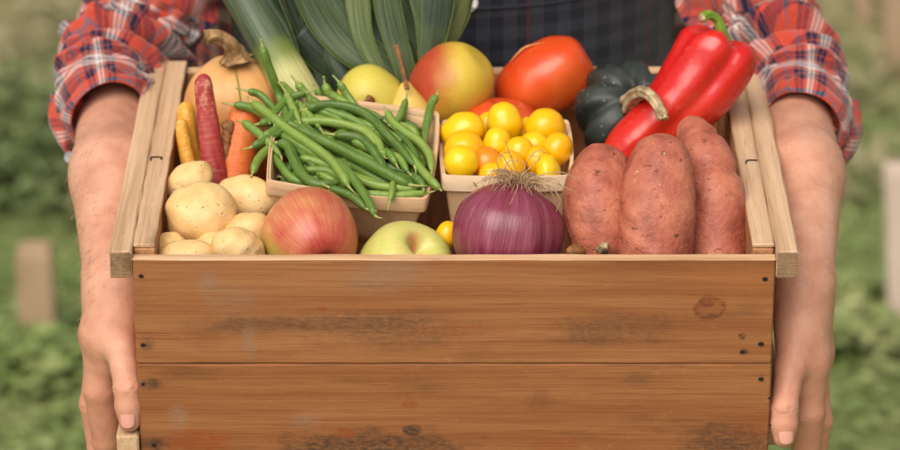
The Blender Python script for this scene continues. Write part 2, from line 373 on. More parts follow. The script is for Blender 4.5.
def m_apple(name, red, pale, bias, green):
    s = S(name); uv = s.tc('UV'); x, y, z = s.sep(uv); o = s.tc()
    th = s.math('MULTIPLY', x, 2*PI); st = s.noise(s.comb(s.math('MULTIPLY', s.math('COSINE', th), 7.0), s.math('MULTIPLY', s.math('SINE', th), 7.0), s.math('MULTIPLY', y, 2.0)), 2.2, 5, .7)
    big = s.noise(o, 16, 3, .5); f = s.math('ADD', s.math('MULTIPLY', st, .36), s.math('ADD', s.math('MULTIPLY', big, .6), s.math('MULTIPLY', s.noise(o, 60, 4, .7), .24))); f = s.math('ADD', f, bias)
    col = s.ramp(f, [(.38, green), (.50, pale), (.62, tuple(.5*(a+b) for a, b in zip(red, pale))), (.82, red)])
    if bias < 0: bn = s.vmath('DOT_PRODUCT', s.n('ShaderNodeNewGeometry').outputs['Normal'], (.75, -.55, -.2)); col = s.mix(s.math('MULTIPLY', s.smooth(s.math('ADD', bn, s.math('MULTIPLY', st, .5)), .65, 1.25), .75), col, rgb(206, 104, 84))
    if bias > 0: gn = s.vmath('DOT_PRODUCT', s.n('ShaderNodeNewGeometry').outputs['Normal'], (-.72, -.3, -.62)); col = s.mix(s.math('MULTIPLY', s.smooth(s.math('ADD', gn, s.math('MULTIPLY', st, .3)), .55, 1.0), .85), col, green)
    dots = s.vor(o, 330); col = s.mix(s.math('MULTIPLY', s.math('SUBTRACT', 1, s.smooth(dots, .05, .13)), .35), col, rgb(226, 190, 140))
    s.bump(s.noise(o, 60, 3), .001, .25)
    return s.done(col, .33, .5, sss=.08, sscale=.003)
M_apple_r = m_apple('apple_red_skin', rgb(178, 50, 52), rgb(206, 150, 98), .045, rgb(178, 170, 76))
M_apple_g = m_apple('apple_green_skin', rgb(208, 120, 96), rgb(204, 196, 110), -.09, rgb(176, 184, 82))
def m_pear(name, a, b, blush, bd, amt):
    s = S(name); o = s.tc(); n = s.noise(o, 30, 4, .6); col = s.mix(n, a, b); g = s.n('ShaderNodeNewGeometry').outputs['Normal']
    d = s.vmath('DOT_PRODUCT', g, bd); nn = s.noise(o, 45, 3, .6); fac = s.smooth(s.math('ADD', d, s.math('MULTIPLY', s.math('SUBTRACT', nn, .5), .5)), -.15, .62)
    col = s.mix(s.math('MULTIPLY', fac, amt), col, blush); dots = s.vor(o, 420); col = s.mix(s.math('MULTIPLY', s.math('SUBTRACT', 1, s.smooth(dots, .1, .25)), .35), col, rgb(140, 96, 40))
    s.bump(s.noise(o, 50, 3), .002, .3); s.bump(s.noise(o, 600, 2), .0003, .3); return s.done(col, .42, .4, sss=.1, sscale=.003)
M_pear_y = m_pear('pear_yellow_skin', rgb(214, 198, 92), rgb(196, 178, 66), rgb(168, 156, 56), (0, .3, -.9), .5)
M_pear_r = m_pear('pear_blush_skin', rgb(206, 186, 72), rgb(206, 166, 56), rgb(172, 54, 38), (-.95, -.05, .05), .95)
M_pear_p = m_pear('pear_neck_skin', rgb(226, 190, 104), rgb(212, 172, 84), rgb(190, 150, 60), (0, .3, -.9), .3)
def m_gloss(name, a, b, c, scale=18, rough=.16, sss=.15, streak=None, sp=.6):
    s = S(name); o = s.tc(); n = s.noise(o, scale, 3, .5); col = s.ramp(n, [(.28, a), (.5, b), (.72, c)])
    if streak: k = s.noise(s.map(o, streak), 1, 4, .6); col = s.mix(s.math('MULTIPLY', s.smooth(k, .5, .75), .35), col, c)
    dust = s.noise(o, 120, 5, .75); sk = s.vor(o, 340); col = s.mix(s.math('MULTIPLY', s.math('SUBTRACT', 1, s.smooth(sk, .05, .14)), .35), col, c); col = s.mix(s.math('MULTIPLY', s.smooth(dust, .58, .72), .22), col, rgb(226, 150, 110)); s.bump(s.noise(o, 40, 2), .003, .3); s.bump(s.noise(o, 16, 3), .006, .25)
    return s.done(col, s.math('ADD', rough, s.math('MULTIPLY', s.smooth(dust, .45, .75), .14)), sp, sss=sss, sssr=(1, .3, .1), sscale=.004)
M_tom = m_gloss('red_tomato_skin', rgb(198, 54, 16), rgb(212, 74, 24), rgb(222, 102, 40), 14, .3)
M_tom2 = m_gloss('orange_tomato_skin', rgb(206, 64, 22), rgb(214, 80, 36), rgb(220, 96, 48), 14, .25)
M_pep = m_gloss('red_pepper_skin', rgb(184, 16, 16), rgb(202, 28, 24), rgb(214, 56, 34), 9, .22)
def m_cherry():
    s = S('yellow_tomato_skin'); r = s.rnd(); o = s.tc(); n = s.noise(o, 50, 3); f = s.math('ADD', s.math('MULTIPLY', r, .5), s.math('MULTIPLY', n, .3))
    col = s.ramp(f, [(.2, rgb(238, 196, 22)), (.5, rgb(240, 180, 12)), (.9, rgb(238, 160, 10)), (1, rgb(230, 140, 12))])
    sp = s.vor(o, 160); col = s.mix(s.math('MULTIPLY', s.math('SUBTRACT', 1, s.smooth(sp, .04, .09)), .6), col, rgb(150, 90, 20))
    ux, uy, uz = s.sep(s.tc('UV')); col = s.mix(s.math('GREATER_THAN', s.math('ADD', uy, s.math('MULTIPLY', n, .01)), .972), col, rgb(120, 84, 30)); col = s.mix(s.math('MULTIPLY', s.smooth(uy, .80, .97), .35), col, rgb(206, 190, 40))
    s.bump(s.noise(o, 60, 2), .001, .2); return s.done(col, .24, .5, sss=.3, sssr=(1, .6, .1), sscale=.006)
M_cherry = m_cherry(); M_cherry_o = m_gloss('orange_cherry_skin', rgb(220, 116, 20), rgb(228, 134, 24), rgb(232, 150, 30), 40, .25)
def m_bean():
    s = S('green_bean_skin'); r = s.rnd(); o = s.tc(); x, y, z = s.sep(s.tc('UV')); n = s.noise(o, 60, 3); f = s.math('ADD', s.math('MULTIPLY', r, .6), s.math('MULTIPLY', n, .45))
    col = s.ramp(f, [(.15, rgb(54, 82, 24)), (.5, rgb(88, 118, 42)), (.9, rgb(132, 154, 68))])
    lines = s.noise(s.comb(s.math('MULTIPLY', x, 900.0), s.math('MULTIPLY', y, 25.0)), 1, 3); col = s.mix(s.math('MULTIPLY', s.smooth(lines, .4, .7), .35), col, rgb(152, 180, 90))
    bl = s.noise(o, 130, 4, .7); col = s.mix(s.math('MULTIPLY', s.smooth(bl, .62, .75), .5), col, rgb(150, 140, 70)); fz = s.noise(o, 900, 2); col = s.mix(s.math('MULTIPLY', s.smooth(fz, .5, .8), .2), col, rgb(175, 195, 130))
    s.bump(lines, .0006, .4); s.bump(s.noise(o, 130, 3), .002, .4); return s.done(col, .42, .45, sss=.12, sssr=(.5, 1, .2), sscale=.003)
M_bean = m_bean()
def m_plain(name, a, b, scale=80, rough=.6, st=None, bump=.001, spec=.3, sss=0):
    s = S(name); o = s.tc(); n = s.noise(s.map(o, st) if st else o, 1 if st else scale, 4, .65); s.bump(n, bump, .6); return s.done(s.mix(s.smooth(n, .25, .75), a, b), rough, spec, sss=sss)
M_tail = m_plain('bean_tip', rgb(132, 148, 70), rgb(176, 172, 112), 300)
M_stem_br = m_plain('brown_stalk', rgb(96, 62, 34), rgb(166, 112, 66), 160)
M_stem_sq = m_plain('dry_squash_stalk', rgb(92, 62, 36), rgb(190, 152, 104), 120, .8, (160, 160, 60), .003)
M_stem_ac = m_plain('pale_squash_stalk', rgb(112, 88, 52), rgb(214, 190, 150), 120, .8, None, .003)
M_stem_gr = m_plain('green_pepper_stalk', rgb(96, 130, 34), rgb(140, 168, 62), 60, .5)
M_fib = m_plain('root_fibres', rgb(150, 116, 84), rgb(206, 172, 134), 300, .8)
def m_onion():
    s = S('red_onion_skin'); x, y, z = s.sep(s.tc('UV')); o = s.tc(); th = s.math('MULTIPLY', x, 2*PI); cx = s.math('COSINE', th); sx = s.math('SINE', th)
    def rad(k, sc, yy, d=4): return s.noise(s.comb(s.math('MULTIPLY', cx, k), s.math('MULTIPLY', sx, k), s.math('MULTIPLY', y, yy)), sc, d, .6)
    st = rad(14, 3, 1.2); br = rad(4, 1.5, 2.0, 3); col = s.ramp(st, [(.2, rgb(92, 26, 44)), (.45, rgb(120, 42, 62)), (.65, rgb(140, 62, 82)), (.85, rgb(164, 96, 110))])
    col = s.mix(s.math('MULTIPLY', s.smooth(br, .44, .78), .5), col, rgb(176, 104, 124)); vein = rad(30, 3, .8, 2); col = s.mix(s.math('MULTIPLY', s.smooth(vein, .6, .75), .22), col, rgb(196, 150, 158))
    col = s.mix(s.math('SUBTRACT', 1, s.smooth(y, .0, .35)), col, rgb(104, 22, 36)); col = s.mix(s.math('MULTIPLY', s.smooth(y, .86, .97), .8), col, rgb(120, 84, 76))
    s.bump(st, .0006, .4); s.bump(vein, .0006, .5); s.bump(s.noise(o, 30, 3), .002, .3); return s.done(col, .26, .55, sss=.05, coat=.15)
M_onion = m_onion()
def m_acorn():
    s = S('dark_squash_skin'); o = s.tc(); n = s.noise(o, 30, 4, .6); col = s.ramp(n, [(.3, rgb(34, 40, 36)), (.55, rgb(50, 57, 52)), (.8, rgb(78, 84, 76))])
    sp = s.vor(o, 170); mm = s.noise(o, 45, 2); col = s.mix(s.math('MULTIPLY', s.math('MULTIPLY', s.math('SUBTRACT', 1, s.smooth(sp, .1, .2)), s.smooth(mm, .45, .6)), .6), col, rgb(150, 156, 140))
    s.bump(s.noise(o, 80, 4), .0015, .4); return s.done(col, s.math('ADD', .34, s.math('MULTIPLY', n, .25)), .45)
M_acorn = m_acorn()
def m_pump():
    s = S('tan_squash_skin'); o = s.tc(); n = s.noise(o, 22, 4, .6); x, y, z = s.sep(s.tc('UV')); col = s.ramp(n, [(.25, rgb(206, 144, 84)), (.5, rgb(220, 164, 104)), (.75, rgb(228, 180, 124))])
    col = s.mix(s.math('SUBTRACT', 1, s.smooth(y, .2, .62)), col, rgb(192, 112, 56)); dots = s.vor(o, 90); col = s.mix(s.math('MULTIPLY', s.math('SUBTRACT', 1, s.smooth(dots, .03, .1)), .5), col, rgb(180, 120, 66))  # lower rind browner: shade on that part is painted into the colour; dots are skin
    s.bump(n, .003, .3); return s.done(col, .42, .4, sss=.06)
M_pump = m_pump(); M_vine = m_plain('green_scar', rgb(110, 130, 50), rgb(140, 146, 70), 100)
def m_carrot(name, a, b, c):
    s = S(name); o = s.tc(); x, y, z = s.sep(s.tc('UV')); n = s.noise(o, 50, 4, .6); rings = s.noise(s.comb(s.math('MULTIPLY', x, 25.0), s.math('MULTIPLY', y, 300.0)), 1, 4, .6)
    col = s.mix(n, a, b); col = s.mix(s.math('MULTIPLY', s.smooth(rings, .5, .75), .3), col, c); sc_ = s.noise(s.map(o, (160, 160, 70)), 1, 4, .7); tp = s.math('SUBTRACT', 1, s.smooth(y, .0, .05)); col = s.mix(s.math('MULTIPLY', s.math('MULTIPLY', s.smooth(sc_, .48, .58), tp), .7), col, c); s.bump(rings, .0015, .6); s.bump(n, .003, .5); return s.done(col, .5, .4, sss=.1)
M_car_o = m_carrot('orange_carrot_skin', rgb(212, 98, 42), rgb(224, 122, 62), rgb(228, 150, 96))
M_car_p = m_carrot('purple_carrot_skin', rgb(150, 44, 46), rgb(172, 66, 58), rgb(216, 160, 130))
M_car_y = m_carrot('yellow_carrot_skin', rgb(206, 136, 34), rgb(222, 164, 60), rgb(226, 188, 104))
def m_leek(name, dark, light, pale=None):
    s = S(name); x, y, z = s.sep(s.tc('UV')); o = s.tc(); st = s.noise(s.comb(s.math('MULTIPLY', x, 620.0), s.math('MULTIPLY', y, 9.0)), 1, 4, .65); big = s.noise(o, 22, 3)
    rib = s.noise(s.comb(s.math('MULTIPLY', x, 1500.0), s.math('MULTIPLY', y, 6.0)), 1, 2); col = s.mix(s.smooth(st, .34, .66), dark, light); col = s.mix(s.math('MULTIPLY', s.smooth(rib, .5, .62), .4), col, dark); col = s.mix(s.math('MULTIPLY', s.smooth(big, .4, .7), .4), col, rgb(84, 100, 58))
    if pale:
        e = s.math('ADD', y, s.math('MULTIPLY', s.math('SUBTRACT', st, .5), .012)); f = s.smooth(e, pale[0], pale[1])
        pc = s.mix(s.smooth(st, .3, .7), rgb(206, 196, 140), rgb(170, 172, 98)); g2 = s.smooth(e, pale[1]-.002, pale[1]+.02)
        col = s.mix(f, pc, s.mix(g2, rgb(112, 124, 58), col))
    s.bump(st, .0009, .5); s.bump(big, .003, .3); return s.done(col, .42, .4, sss=.05, sssr=(.5, 1, .3))
M_leek_s = m_leek('leek_stalk_skin', rgb(38, 52, 36), rgb(98, 112, 82), (.040, .064))
M_leek_l = m_leek('leek_leaf', rgb(30, 44, 24), rgb(84, 100, 62)); M_leek_l2 = m_leek('leek_leaf_dark', rgb(24, 34, 26), rgb(62, 78, 56)); M_leek_l3 = m_leek('leek_leaf_pale', rgb(60, 76, 38), rgb(116, 126, 78))
M_leek_l4 = m_leek('leek_leaf_striped', rgb(50, 68, 44), rgb(108, 120, 88)); M_leek_e = m_plain('leek_leaf_edge', rgb(96, 116, 56), rgb(122, 138, 72), 60)
# person
def m_skin():
    s = S('skin'); o = s.n('ShaderNodeNewGeometry').outputs['Position']; n = s.noise(o, 30, 4, .6); n2 = s.noise(o, 160, 3, .6); col = s.ramp(n, [(.3, rgb(186, 130, 106)), (.5, rgb(204, 148, 122)), (.7, rgb(213, 161, 137))])
    col = s.mix(s.math('MULTIPLY', s.smooth(n2, .5, .75), .12), col, rgb(194, 116, 98)); fr_ = s.vor(o, 240); col = s.mix(s.math('MULTIPLY', s.math('SUBTRACT', 1, s.smooth(fr_, .08, .2)), .06), col, rgb(150, 92, 66))
    x, y, z = s.sep(o); hf = s.smooth(z, H-.16, H-.06); col = s.mix(s.math('MULTIPLY', s.math('SUBTRACT', 1, hf), .35), col, rgb(192, 120, 98))
    cr = s.vor(s.map(o, (1, 1, .55)), 620, 'DISTANCE_TO_EDGE'); s.bump(s.smooth(cr, 0, .12), .0003, .22); vn = s.noise(s.map(o, (38, 38, 14), (1, 2, 3)), 1, 2, .5); vl = s.math('ABSOLUTE', s.math('SUBTRACT', vn, .5)); s.bump(s.math('SUBTRACT', 1, s.smooth(vl, 0, .09)), .0010, .14); s.bump(s.noise(o, 90, 4), .0014, .4); s.bump(s.noise(o, 380, 3), .0003, .3)
    return s.done(col, .5, .4, sss=.10, sssr=(1, .35, .2), sscale=.004)
M_skin = m_skin(); M_nail2 = S('fingernail'); M_nail2 = M_nail2.done(rgb(214, 152, 134), .3, .5, sss=.2, sscale=.003)
M_hair = m_plain('brown_hair', (.03, .018, .01), (.07, .04, .02), 200, .5, (300, 300, 20))
M_armhair = S('arm_hair').done((.30, .16, .09), .5)
def m_plaid():
    s = S('red_plaid_flannel'); x, y, z = s.sep(s.tc('UV'))
    RED, PNK, WHT, NVY, TEA, GRY = rgb(190, 68, 46), rgb(160, 88, 76), rgb(206, 196, 190), rgb(22, 26, 56), rgb(48, 100, 124), rgb(118, 110, 118)
    st = [(0, RED), (.13, NVY), (.20, RED), (.215, NVY), (.285, PNK), (.35, WHT), (.385, GRY), (.41, WHT), (.45, GRY), (.475, WHT), (.51, PNK), (.57, NVY), (.64, RED), (.655, NVY), (.725, RED), (.84, TEA), (.875, RED)]
    def band(c, ofs):
        f = s.math('FRACT', s.math('ADD', s.math('DIVIDE', c, .066), ofs)); return s.ramp(f, st, 'CONSTANT')
    wob = s.noise(s.tc('UV'), 30, 2, col=False); wx = s.math('ADD', x, s.math('MULTIPLY', wob, .004)); wy = s.math('ADD', y, s.math('MULTIPLY', wob, -.004))
    a = band(wx, .15); b = band(wy, .72)
    tw = s.math('FRACT', s.math('MULTIPLY', s.math('ADD', x, y), 520.0)); tw = s.math('GREATER_THAN', tw, .5); f = s.math('ADD', .36, s.math('MULTIPLY', tw, .28)); col = s.mix(f, a, b)
    lint = s.noise(s.tc('UV'), 500, 4, .7); col = s.mix(s.math('MULTIPLY', s.smooth(lint, .5, .8), .2), col, rgb(226, 206, 200)); s.bump(lint, .0006, .6); s.bump(tw, .0002, .4)
    return s.done(col, .85, .15, sheen=.3)
M_plaid = m_plaid()
def m_vest():
    s = S('charcoal_check_wool'); x, y, z = s.sep(s.tc('Object')); 
    def gl(c, ofs):
        a = s.math('FRACT', s.math('MULTIPLY', s.math('ADD', c, ofs), 42.0)); big = s.math('LESS_THAN', a, .5); b = s.math('GREATER_THAN', s.math('FRACT', s.math('MULTIPLY', c, 336.0)), .5); return s.math('MULTIPLY', big, b)
    zx = s.math('MULTIPLY', z, 1.1); g = s.math('ADD', gl(x, .003), gl(zx, .01)); n = s.noise(s.tc(), 300, 4, .7)
    col = s.mix(s.math('MULTIPLY', g, .4), rgb(34, 35, 42), rgb(82, 84, 92)); r1 = s.math('LESS_THAN', s.math('FRACT', s.math('MULTIPLY', s.math('ADD', x, .045), 9.0)), .02); r2 = s.math('LESS_THAN', s.math('FRACT', s.math('MULTIPLY', s.math('ADD', zx, .01), 9.0)), .02)
    col = s.mix(s.math('MULTIPLY', s.math('MAXIMUM', r1, r2), .55), col, rgb(110, 48, 48)); col = s.mix(s.math('MULTIPLY', s.smooth(n, .45, .7), .35), col, rgb(24, 24, 32)); s.bump(n, .0008, .6)
    return s.done(col, .9, .1, sheen=.2)
M_vest = m_vest(); M_button = m_plain('white_button', rgb(220, 218, 216), rgb(236, 234, 232), 50, .35); M_thread = S('dark_thread').done(rgb(40, 42, 52), .9)
M_jean = m_plain('denim', (.02, .035, .08), (.05, .08, .16), 400, .9); M_boot = m_plain('boot_leather', (.05, .025, .012), (.09, .05, .025), 90, .5)
# ================================================================== THE SETTING
def build_ground():
    s = S('field_soil'); o = s.n('ShaderNodeNewGeometry').outputs['Position']; n = s.noise(o, .9, 4, .6); n2 = s.noise(o, 5, 5, .7)
    col = s.ramp(n, [(.3, (.13, .17, .05)), (.5, (.18, .21, .075)), (.7, (.27, .24, .12))]); col = s.mix(s.math('MULTIPLY', s.smooth(n2, .45, .7), .5), col, (.26, .29, .12))
    x, y, z = s.sep(o); far = s.smooth(y, 2.55, 3.15); col = s.mix(s.math('MULTIPLY', far, .8), col, (.29, .25, .13)); rt = s.math('MULTIPLY', s.smooth(x, .7, 1.3), s.smooth(y, 1.9, 3.0)); col = s.mix(s.math('MULTIPLY', rt, .5), col, (.46, .34, .22)); s.bump(n2, .03, .6); m = s.done(col, .95, .1)
    n_ = 60; xs = np.concatenate([-np.geomspace(400, 6, 14), np.linspace(-5, 5, 40), np.geomspace(6, 400, 14)]); ys = np.concatenate([-np.geomspace(400, 6, 10), np.linspace(-5, 8, 50), np.geomspace(9, 800, 14)])
    v = [(a, b, .02*math.sin(a*2.1+b)*math.sin(b*3.3)) if abs(a) < 6 and -5 < b < 9 else (a, b, 0) for b in ys for a in xs]; F, _ = grid_faces(len(ys), len(xs), False)
    tag(link_mesh('ground', v, F, m, origin=(0, 0, 0)), kind='structure')
build_ground()
def leaf_quads(P, size, rng, up=.5):
    V = []; F = []
    for p in P:
        a = rng.uniform(0, 2*PI); e = rng.uniform(-.2, 1.1)*up; d = np.array([math.cos(a)*math.cos(e), math.sin(a)*math.cos(e), math.sin(e)]); s_ = np.cross(d, [0, 0, 1.0]); s_ /= np.linalg.norm(s_)+1e-9
        L = size*rng.uniform(.5, 1.3); w = L*rng.uniform(.22, .42); n = len(V); dn = np.array([0, 0, -L*.25])
        V += [p, p+d*L*.5+s_*w, p+d*L+dn, p+d*L*.5-s_*w]; F.append((n, n+1, n+2, n+3))
    return V, F
def m_leafmass(name, a, b, c):
    s = S(name); o = s.n('ShaderNodeNewGeometry').outputs['Position']; n = s.noise(o, 2.2, 3); n2 = s.noise(o, 16, 3, .7); f = s.math('ADD', s.math('MULTIPLY', n, .6), s.math('MULTIPLY', n2, .5)); col = s.ramp(f, [(.38, a), (.55, b), (.70, c)])
    m = s.done(col, .5, .4); return m
M_gc = m_leafmass('weed_leaves', (.10, .16, .04), (.21, .27, .08), (.44, .43, .20)); M_bush = m_leafmass('bush_leaves', (.10, .14, .04), (.135, .17, .055), (.18, .21, .08)); M_dry = m_leafmass('dry_leaves', (.20, .20, .09), (.29, .25, .13), (.38, .31, .18))
def build_cover():
    rng = np.random.RandomState(3); P = []
    for k in range(34000):
        x = rng.uniform(-1.5, 1.5); y = rng.uniform(1.1, 3.6); dens = .5+.5*math.sin(x*3.1+1)*math.sin(y*2.7); 
        if rng.rand() > (1.0 if y < 2.1 else .45 if y < 2.6 else .12)*(.4+.6*dens): continue
        P.append(np.array([x, y, rng.uniform(.004, .034)*(.3+dens)]))
    V, F = leaf_quads(P, .026, rng, .5); tag(link_mesh('weeds', V, F, M_gc, smooth=False), 'low green weeds and grass covering the field behind', 'weeds', kind='stuff')
    P = []
    for k in range(9000):
        x = rng.uniform(-2.4, 2.4); y = rng.uniform(2.3, 5.2)
        P.append(np.array([x, y, rng.uniform(.01, .06)]))
    V, F = leaf_quads(P, .05, rng, .9); tag(link_mesh('dry_grass', V, F, M_dry, smooth=False), 'dry brown grass and straw further back in the field', 'grass', kind='stuff')
build_cover()
def gpt(px, py):   # where the line of sight meets the ground
    d = Fv+(px-450.0)/FPX*Rv+(225.0-py)/FPX*Uv; t = -CAM[2]/d[2]; return CAM+d*t
def bush(px, py, w, h, n, label, mat=None, seed=0, name='bush'):
    rng = np.random.RandomState(seed); c = gpt(px, py); t = empty(name, (c[0], c[1], 0)); P = []
    cl = [rng.normal(size=3)*[w*.4, w*.3, h*.22]+[0, 0, h*.55] for _ in range(12)]
    for k in range(n): q = cl[rng.randint(12)]+rng.normal(size=3)*[w*.16, w*.16, h*.13]; q[2] = abs(q[2]); P.append(c+q)
    V, F = leaf_quads(P, .035, rng, .8); link_mesh('foliage', V, F, mat or M_bush, t, smooth=False)
    parts = [sweep([c, c+cl[k]*.5+[0, 0, 0], c+cl[k]], [.008, .006, .002], 6, 8) for k in range(6)]; v, f, u = merge(*parts); link_mesh('stem', v, f, M_stem_br, t)
    tag(t, label, 'bush', 'leafy plants in the field behind'); return t
bush(-5, 190, .50, .12, 2200, 'dark green leafy plant behind the left forearm, above the short stake', seed=1)
bush(62, 165, .36, .09, 1300, 'dark green plant just behind the left rolled cuff', seed=2)
bush(26, 372, .20, .055, 900, 'low light green plant at the foot of the short brown stake', M_gc, seed=4)
bush(868, 335, .16, .05, 700, 'low green plant at the foot of the bleached stake', M_gc, seed=3)
M_stake = m_plain('weathered_stake', (.33, .22, .13), (.45, .31, .20), 14, .9, (30, 30, 4)); M_stake2 = m_plain('bleached_stake', (.62, .47, .38), (.74, .58, .48), 14, .9, (30, 30, 4))
def stake(px0, pxw, py_top, Y, label, mat, lean=0):
    p = at(px0, py_top, Y); w = pxw*(Z1+Y*.906+.4)/FPX; d = w*.8; b = np.array([p[0]+lean, Y, 0.0])
    prof = np.array([(-.5, -.5), (.5, -.5), (.5, .5), (-.5, .5)]); v = []
    for k, (z, s_) in enumerate([(-.02, 1), (p[2]*.33, 1.02), (p[2]*.66, .98), (p[2]-.01, 1), (p[2], .86)]):
        c = b+(p-b)*(z/p[2]); v += [(c[0]+a*w*s_, c[1]+e*d*s_, z) for a, e in prof]
    F, _ = grid_faces(5, 4); F.append((3, 2, 1, 0)); F.append((16, 17, 18, 19))
    tag(link_mesh('garden_stake', v, F, mat, smooth=False), label, 'stake', 'wooden stakes in the field behind')
stake(34, 35, 246, 1.92, 'short brown square wooden stake in the weeds left of the left hand', M_stake)
stake(896, 24, 166, 1.97, 'bleached pale stake at the right edge beside the right forearm', M_stake2, .02)
stake(836, 20, -40, 3.25, 'leftmost beige stake in the blurred upper right background', M_stake)
stake(858, 16, -40, 3.1, 'middle beige stake in the blurred upper right background', M_stake, .02)
stake(890, 26, -40, 2.9, 'beige stake at the upper right corner of the view', M_stake, .03)
# ================================================================== CRATE
crate = tag(empty('wooden_crate', W(0, .19, -.187)), 'large worn wooden crate full of vegetables held in both hands', 'crate')
L = .388; SW = .0168
def Bx(name, mat, x0, x1, y0, y1, z0, z1, par=None, **k):
    v, f = box(x0, x1, y0, y1, z0+H, z1+H, **k); return link_mesh(name, v, f, mat, par or crate, smooth=False)
fu = Bx('front_board', M_front_up, -.25, .25, 0, .0095, -.0905, 0, seed=1, wob=.0003); fl_ = Bx('front_board', M_front_lo, -.2495, .2505, .0006, .0095, -.187, -.0912, seed=2, wob=.0005)
Bx('front_edge', M_edge, -.2502, .2503, -.0003, .0098, -.0007, .0004, seed=3, bev=.0006, wob=.0004)
for s_ in (-1, 1):
    a, b = sorted((s_*.2498, s_*(.2498-SW))); Bx('side_board', M_in, a, b, .0132, L-.001, -.187, .0040, seed=5+s_, wob=.0006)
    Bx('side_rail', M_rail, a-.0002, b+.0002, .0132, L, .0044, .0075, seed=9+s_, bev=.0008, wob=.0004)
    a, b = sorted((s_*.2504, s_*(.2504+SW+.0005))); r_ = Bx('top_batten', M_rail, a, b, -.0005, L+.004, -.0155, .0072, seed=12+s_, bev=.0016, wob=.0005)
    e = Bx('end_grain', M_end, a+.0008, b-.0008, -.0012, .0002, -.0150, .0066, r_, bev=.0003, wob=.0002)
    Bx('bottom_batten', M_rail, a, b, -.004 if s_ < 0 else .026, L, -.178, -.153, seed=15+s_, bev=.0016)
Bx('back_board', M_back, -.2328, .2328, L-.0130, L-.0005, -.187, .0, seed=20); Bx('back_edge', M_edge, -.2328, .2328, L-.0132, L-.0003, .0002, .0016, seed=21, bev=.0005)
Bx('bottom_board', M_in, -.2325, .2325, .013, L-.0135, -.187, -.178, seed=23); Bx('inner_floor', M_in, -.2325, .2325, .013, L-.0135, -.110, -.104, seed=24)
nail_px = [(141, 276, 2.2), (143, 345, 2.2), (143, 384, 1.6), (765, 279, 2.4), (761, 344, 2.6), (761, 379, 2.4), (769, 398, 1.2), (742, 352, 2.0), (154, 445, 2.2), (770, 425, 1.2)]
for px, py, r in nail_px:
    c = at(px, py, -.0006); rr = r/1287*1.0; v = [(c[0]+math.cos(a)*rr*1.15, c[1]-.0002+.0002*math.sin(3*a), c[2]+math.sin(a)*rr) for a in np.linspace(0, 2*PI, 14, endpoint=False)]
    v2 = [(c[0]+math.cos(a)*rr*.6, c[1]-.0005, c[2]+math.sin(a)*rr*.55) for a in np.linspace(0, 2*PI, 14, endpoint=False)]
    F, _ = grid_faces(2, 14); F.append(tuple(range(14, 28))); link_mesh('nail', v+v2, F, M_hole, crate)
for px, py, Y in ((156, 174, .175), (750, 170, .17)):
    c = at(px, py, Y); c[2] = H+.0085
    if px < 400: P_ = [c+[-.0035, -.003, 0], c+[-.0035, .003, 0], c+[.0045, .003, 0], c+[.0045, -.001, 0]]
    else: P_ = [c+[-.004, -.004, 0], c+[-.002, .002, 0], c+[.006, .002, 0]]
    v, f, u = sweep(P_, [.0006]*len(P_), 6, 14); link_mesh('staple', v, f, M_nail, crate)
# ================================================================== PRODUCE
def px2m(px, Y, z=0): return px*(Z1+Y*math.cos(TH)-z*math.sin(TH))/FPX
def thing(name, v, f, m, label, cat, uv=None, group=None): return tag(link_mesh(name, v, f, m, uvs=uv), label, cat, group)
SPH = [(math.sin(a)*1.0, -math.cos(a)) for a in np.linspace(0, PI, 13)]
def sph(rx, rz): return [(r*rx, z*rz) for r, z in SPH]
# potatoes
pot = [(191, 181, 23, 17, .150, (1, .1, .5), 'potato at the back left of the pile, in front of the yellow carrots'), (202, 214, 34, 33, .092, (1, 0, .35), 'largest potato, front left of the pile with a dark crease at its foot'),
       (247, 197, 29, 21.5, .130, (1, .1, -.25), 'smooth oval potato at the foot of the orange carrot'), (247, 234, 22, 19, .078, (.9, .3, .4), 'speckled potato wedged against the red apple'),
       (238, 250, 24.5, 21, .043, (1, -.3, -.3), 'small round potato with one eye at the front edge of the crate'), (186, 260, 26, 20, .040, (1, 0, .1), 'potato in the front left corner, only its top showing'),
       (170, 248, 16, 14, .064, (1, 0, .2), 'small potato in the left front corner half hidden by the largest potato'), (214, 247, 19, 15, .066, (1, 0, 0), 'potato mostly hidden beneath the largest potato'), (262, 190, 14, 13, .19, (1, 0, 0), None)]
for i, (px, py, a, b, Y, ax, lab) in enumerate(pot):
    if lab is None: continue
    c = at(px, py, Y); ra, rb = px2m(a*(1.03 if i == 1 else 1.13), Y), px2m(b*(1.03 if i == 1 else 1.13), Y)
    axis = Rv*ax[0]+Bv*ax[1]+Uv*ax[2]
    rng = np.random.RandomState(i+40); dm = [(rng.uniform(0, 6.28), rng.uniform(.25, .75)) for _ in range(5)]
    def f(th, t, dm=dm):
        r = np.ones_like(th)
        for a_, t_ in dm: dd = (np.angle(np.exp(1j*(th-a_))))**2/.05+(t-t_)**2/.004; r -= .045*np.exp(-dd)
        return r
    v, fc, uv = lathe(sph(rb, ra), c, axis, rng.uniform(0, 6), 64, 48, f=f, lump=.085 if i != 1 else .10, lf=2.0, seed=i+(3 if i == 1 else 0), squash=(1, .95))
    thing('potato', v, fc, M_potato, lab, 'potato', uv, 'pale potatoes in the front left corner')
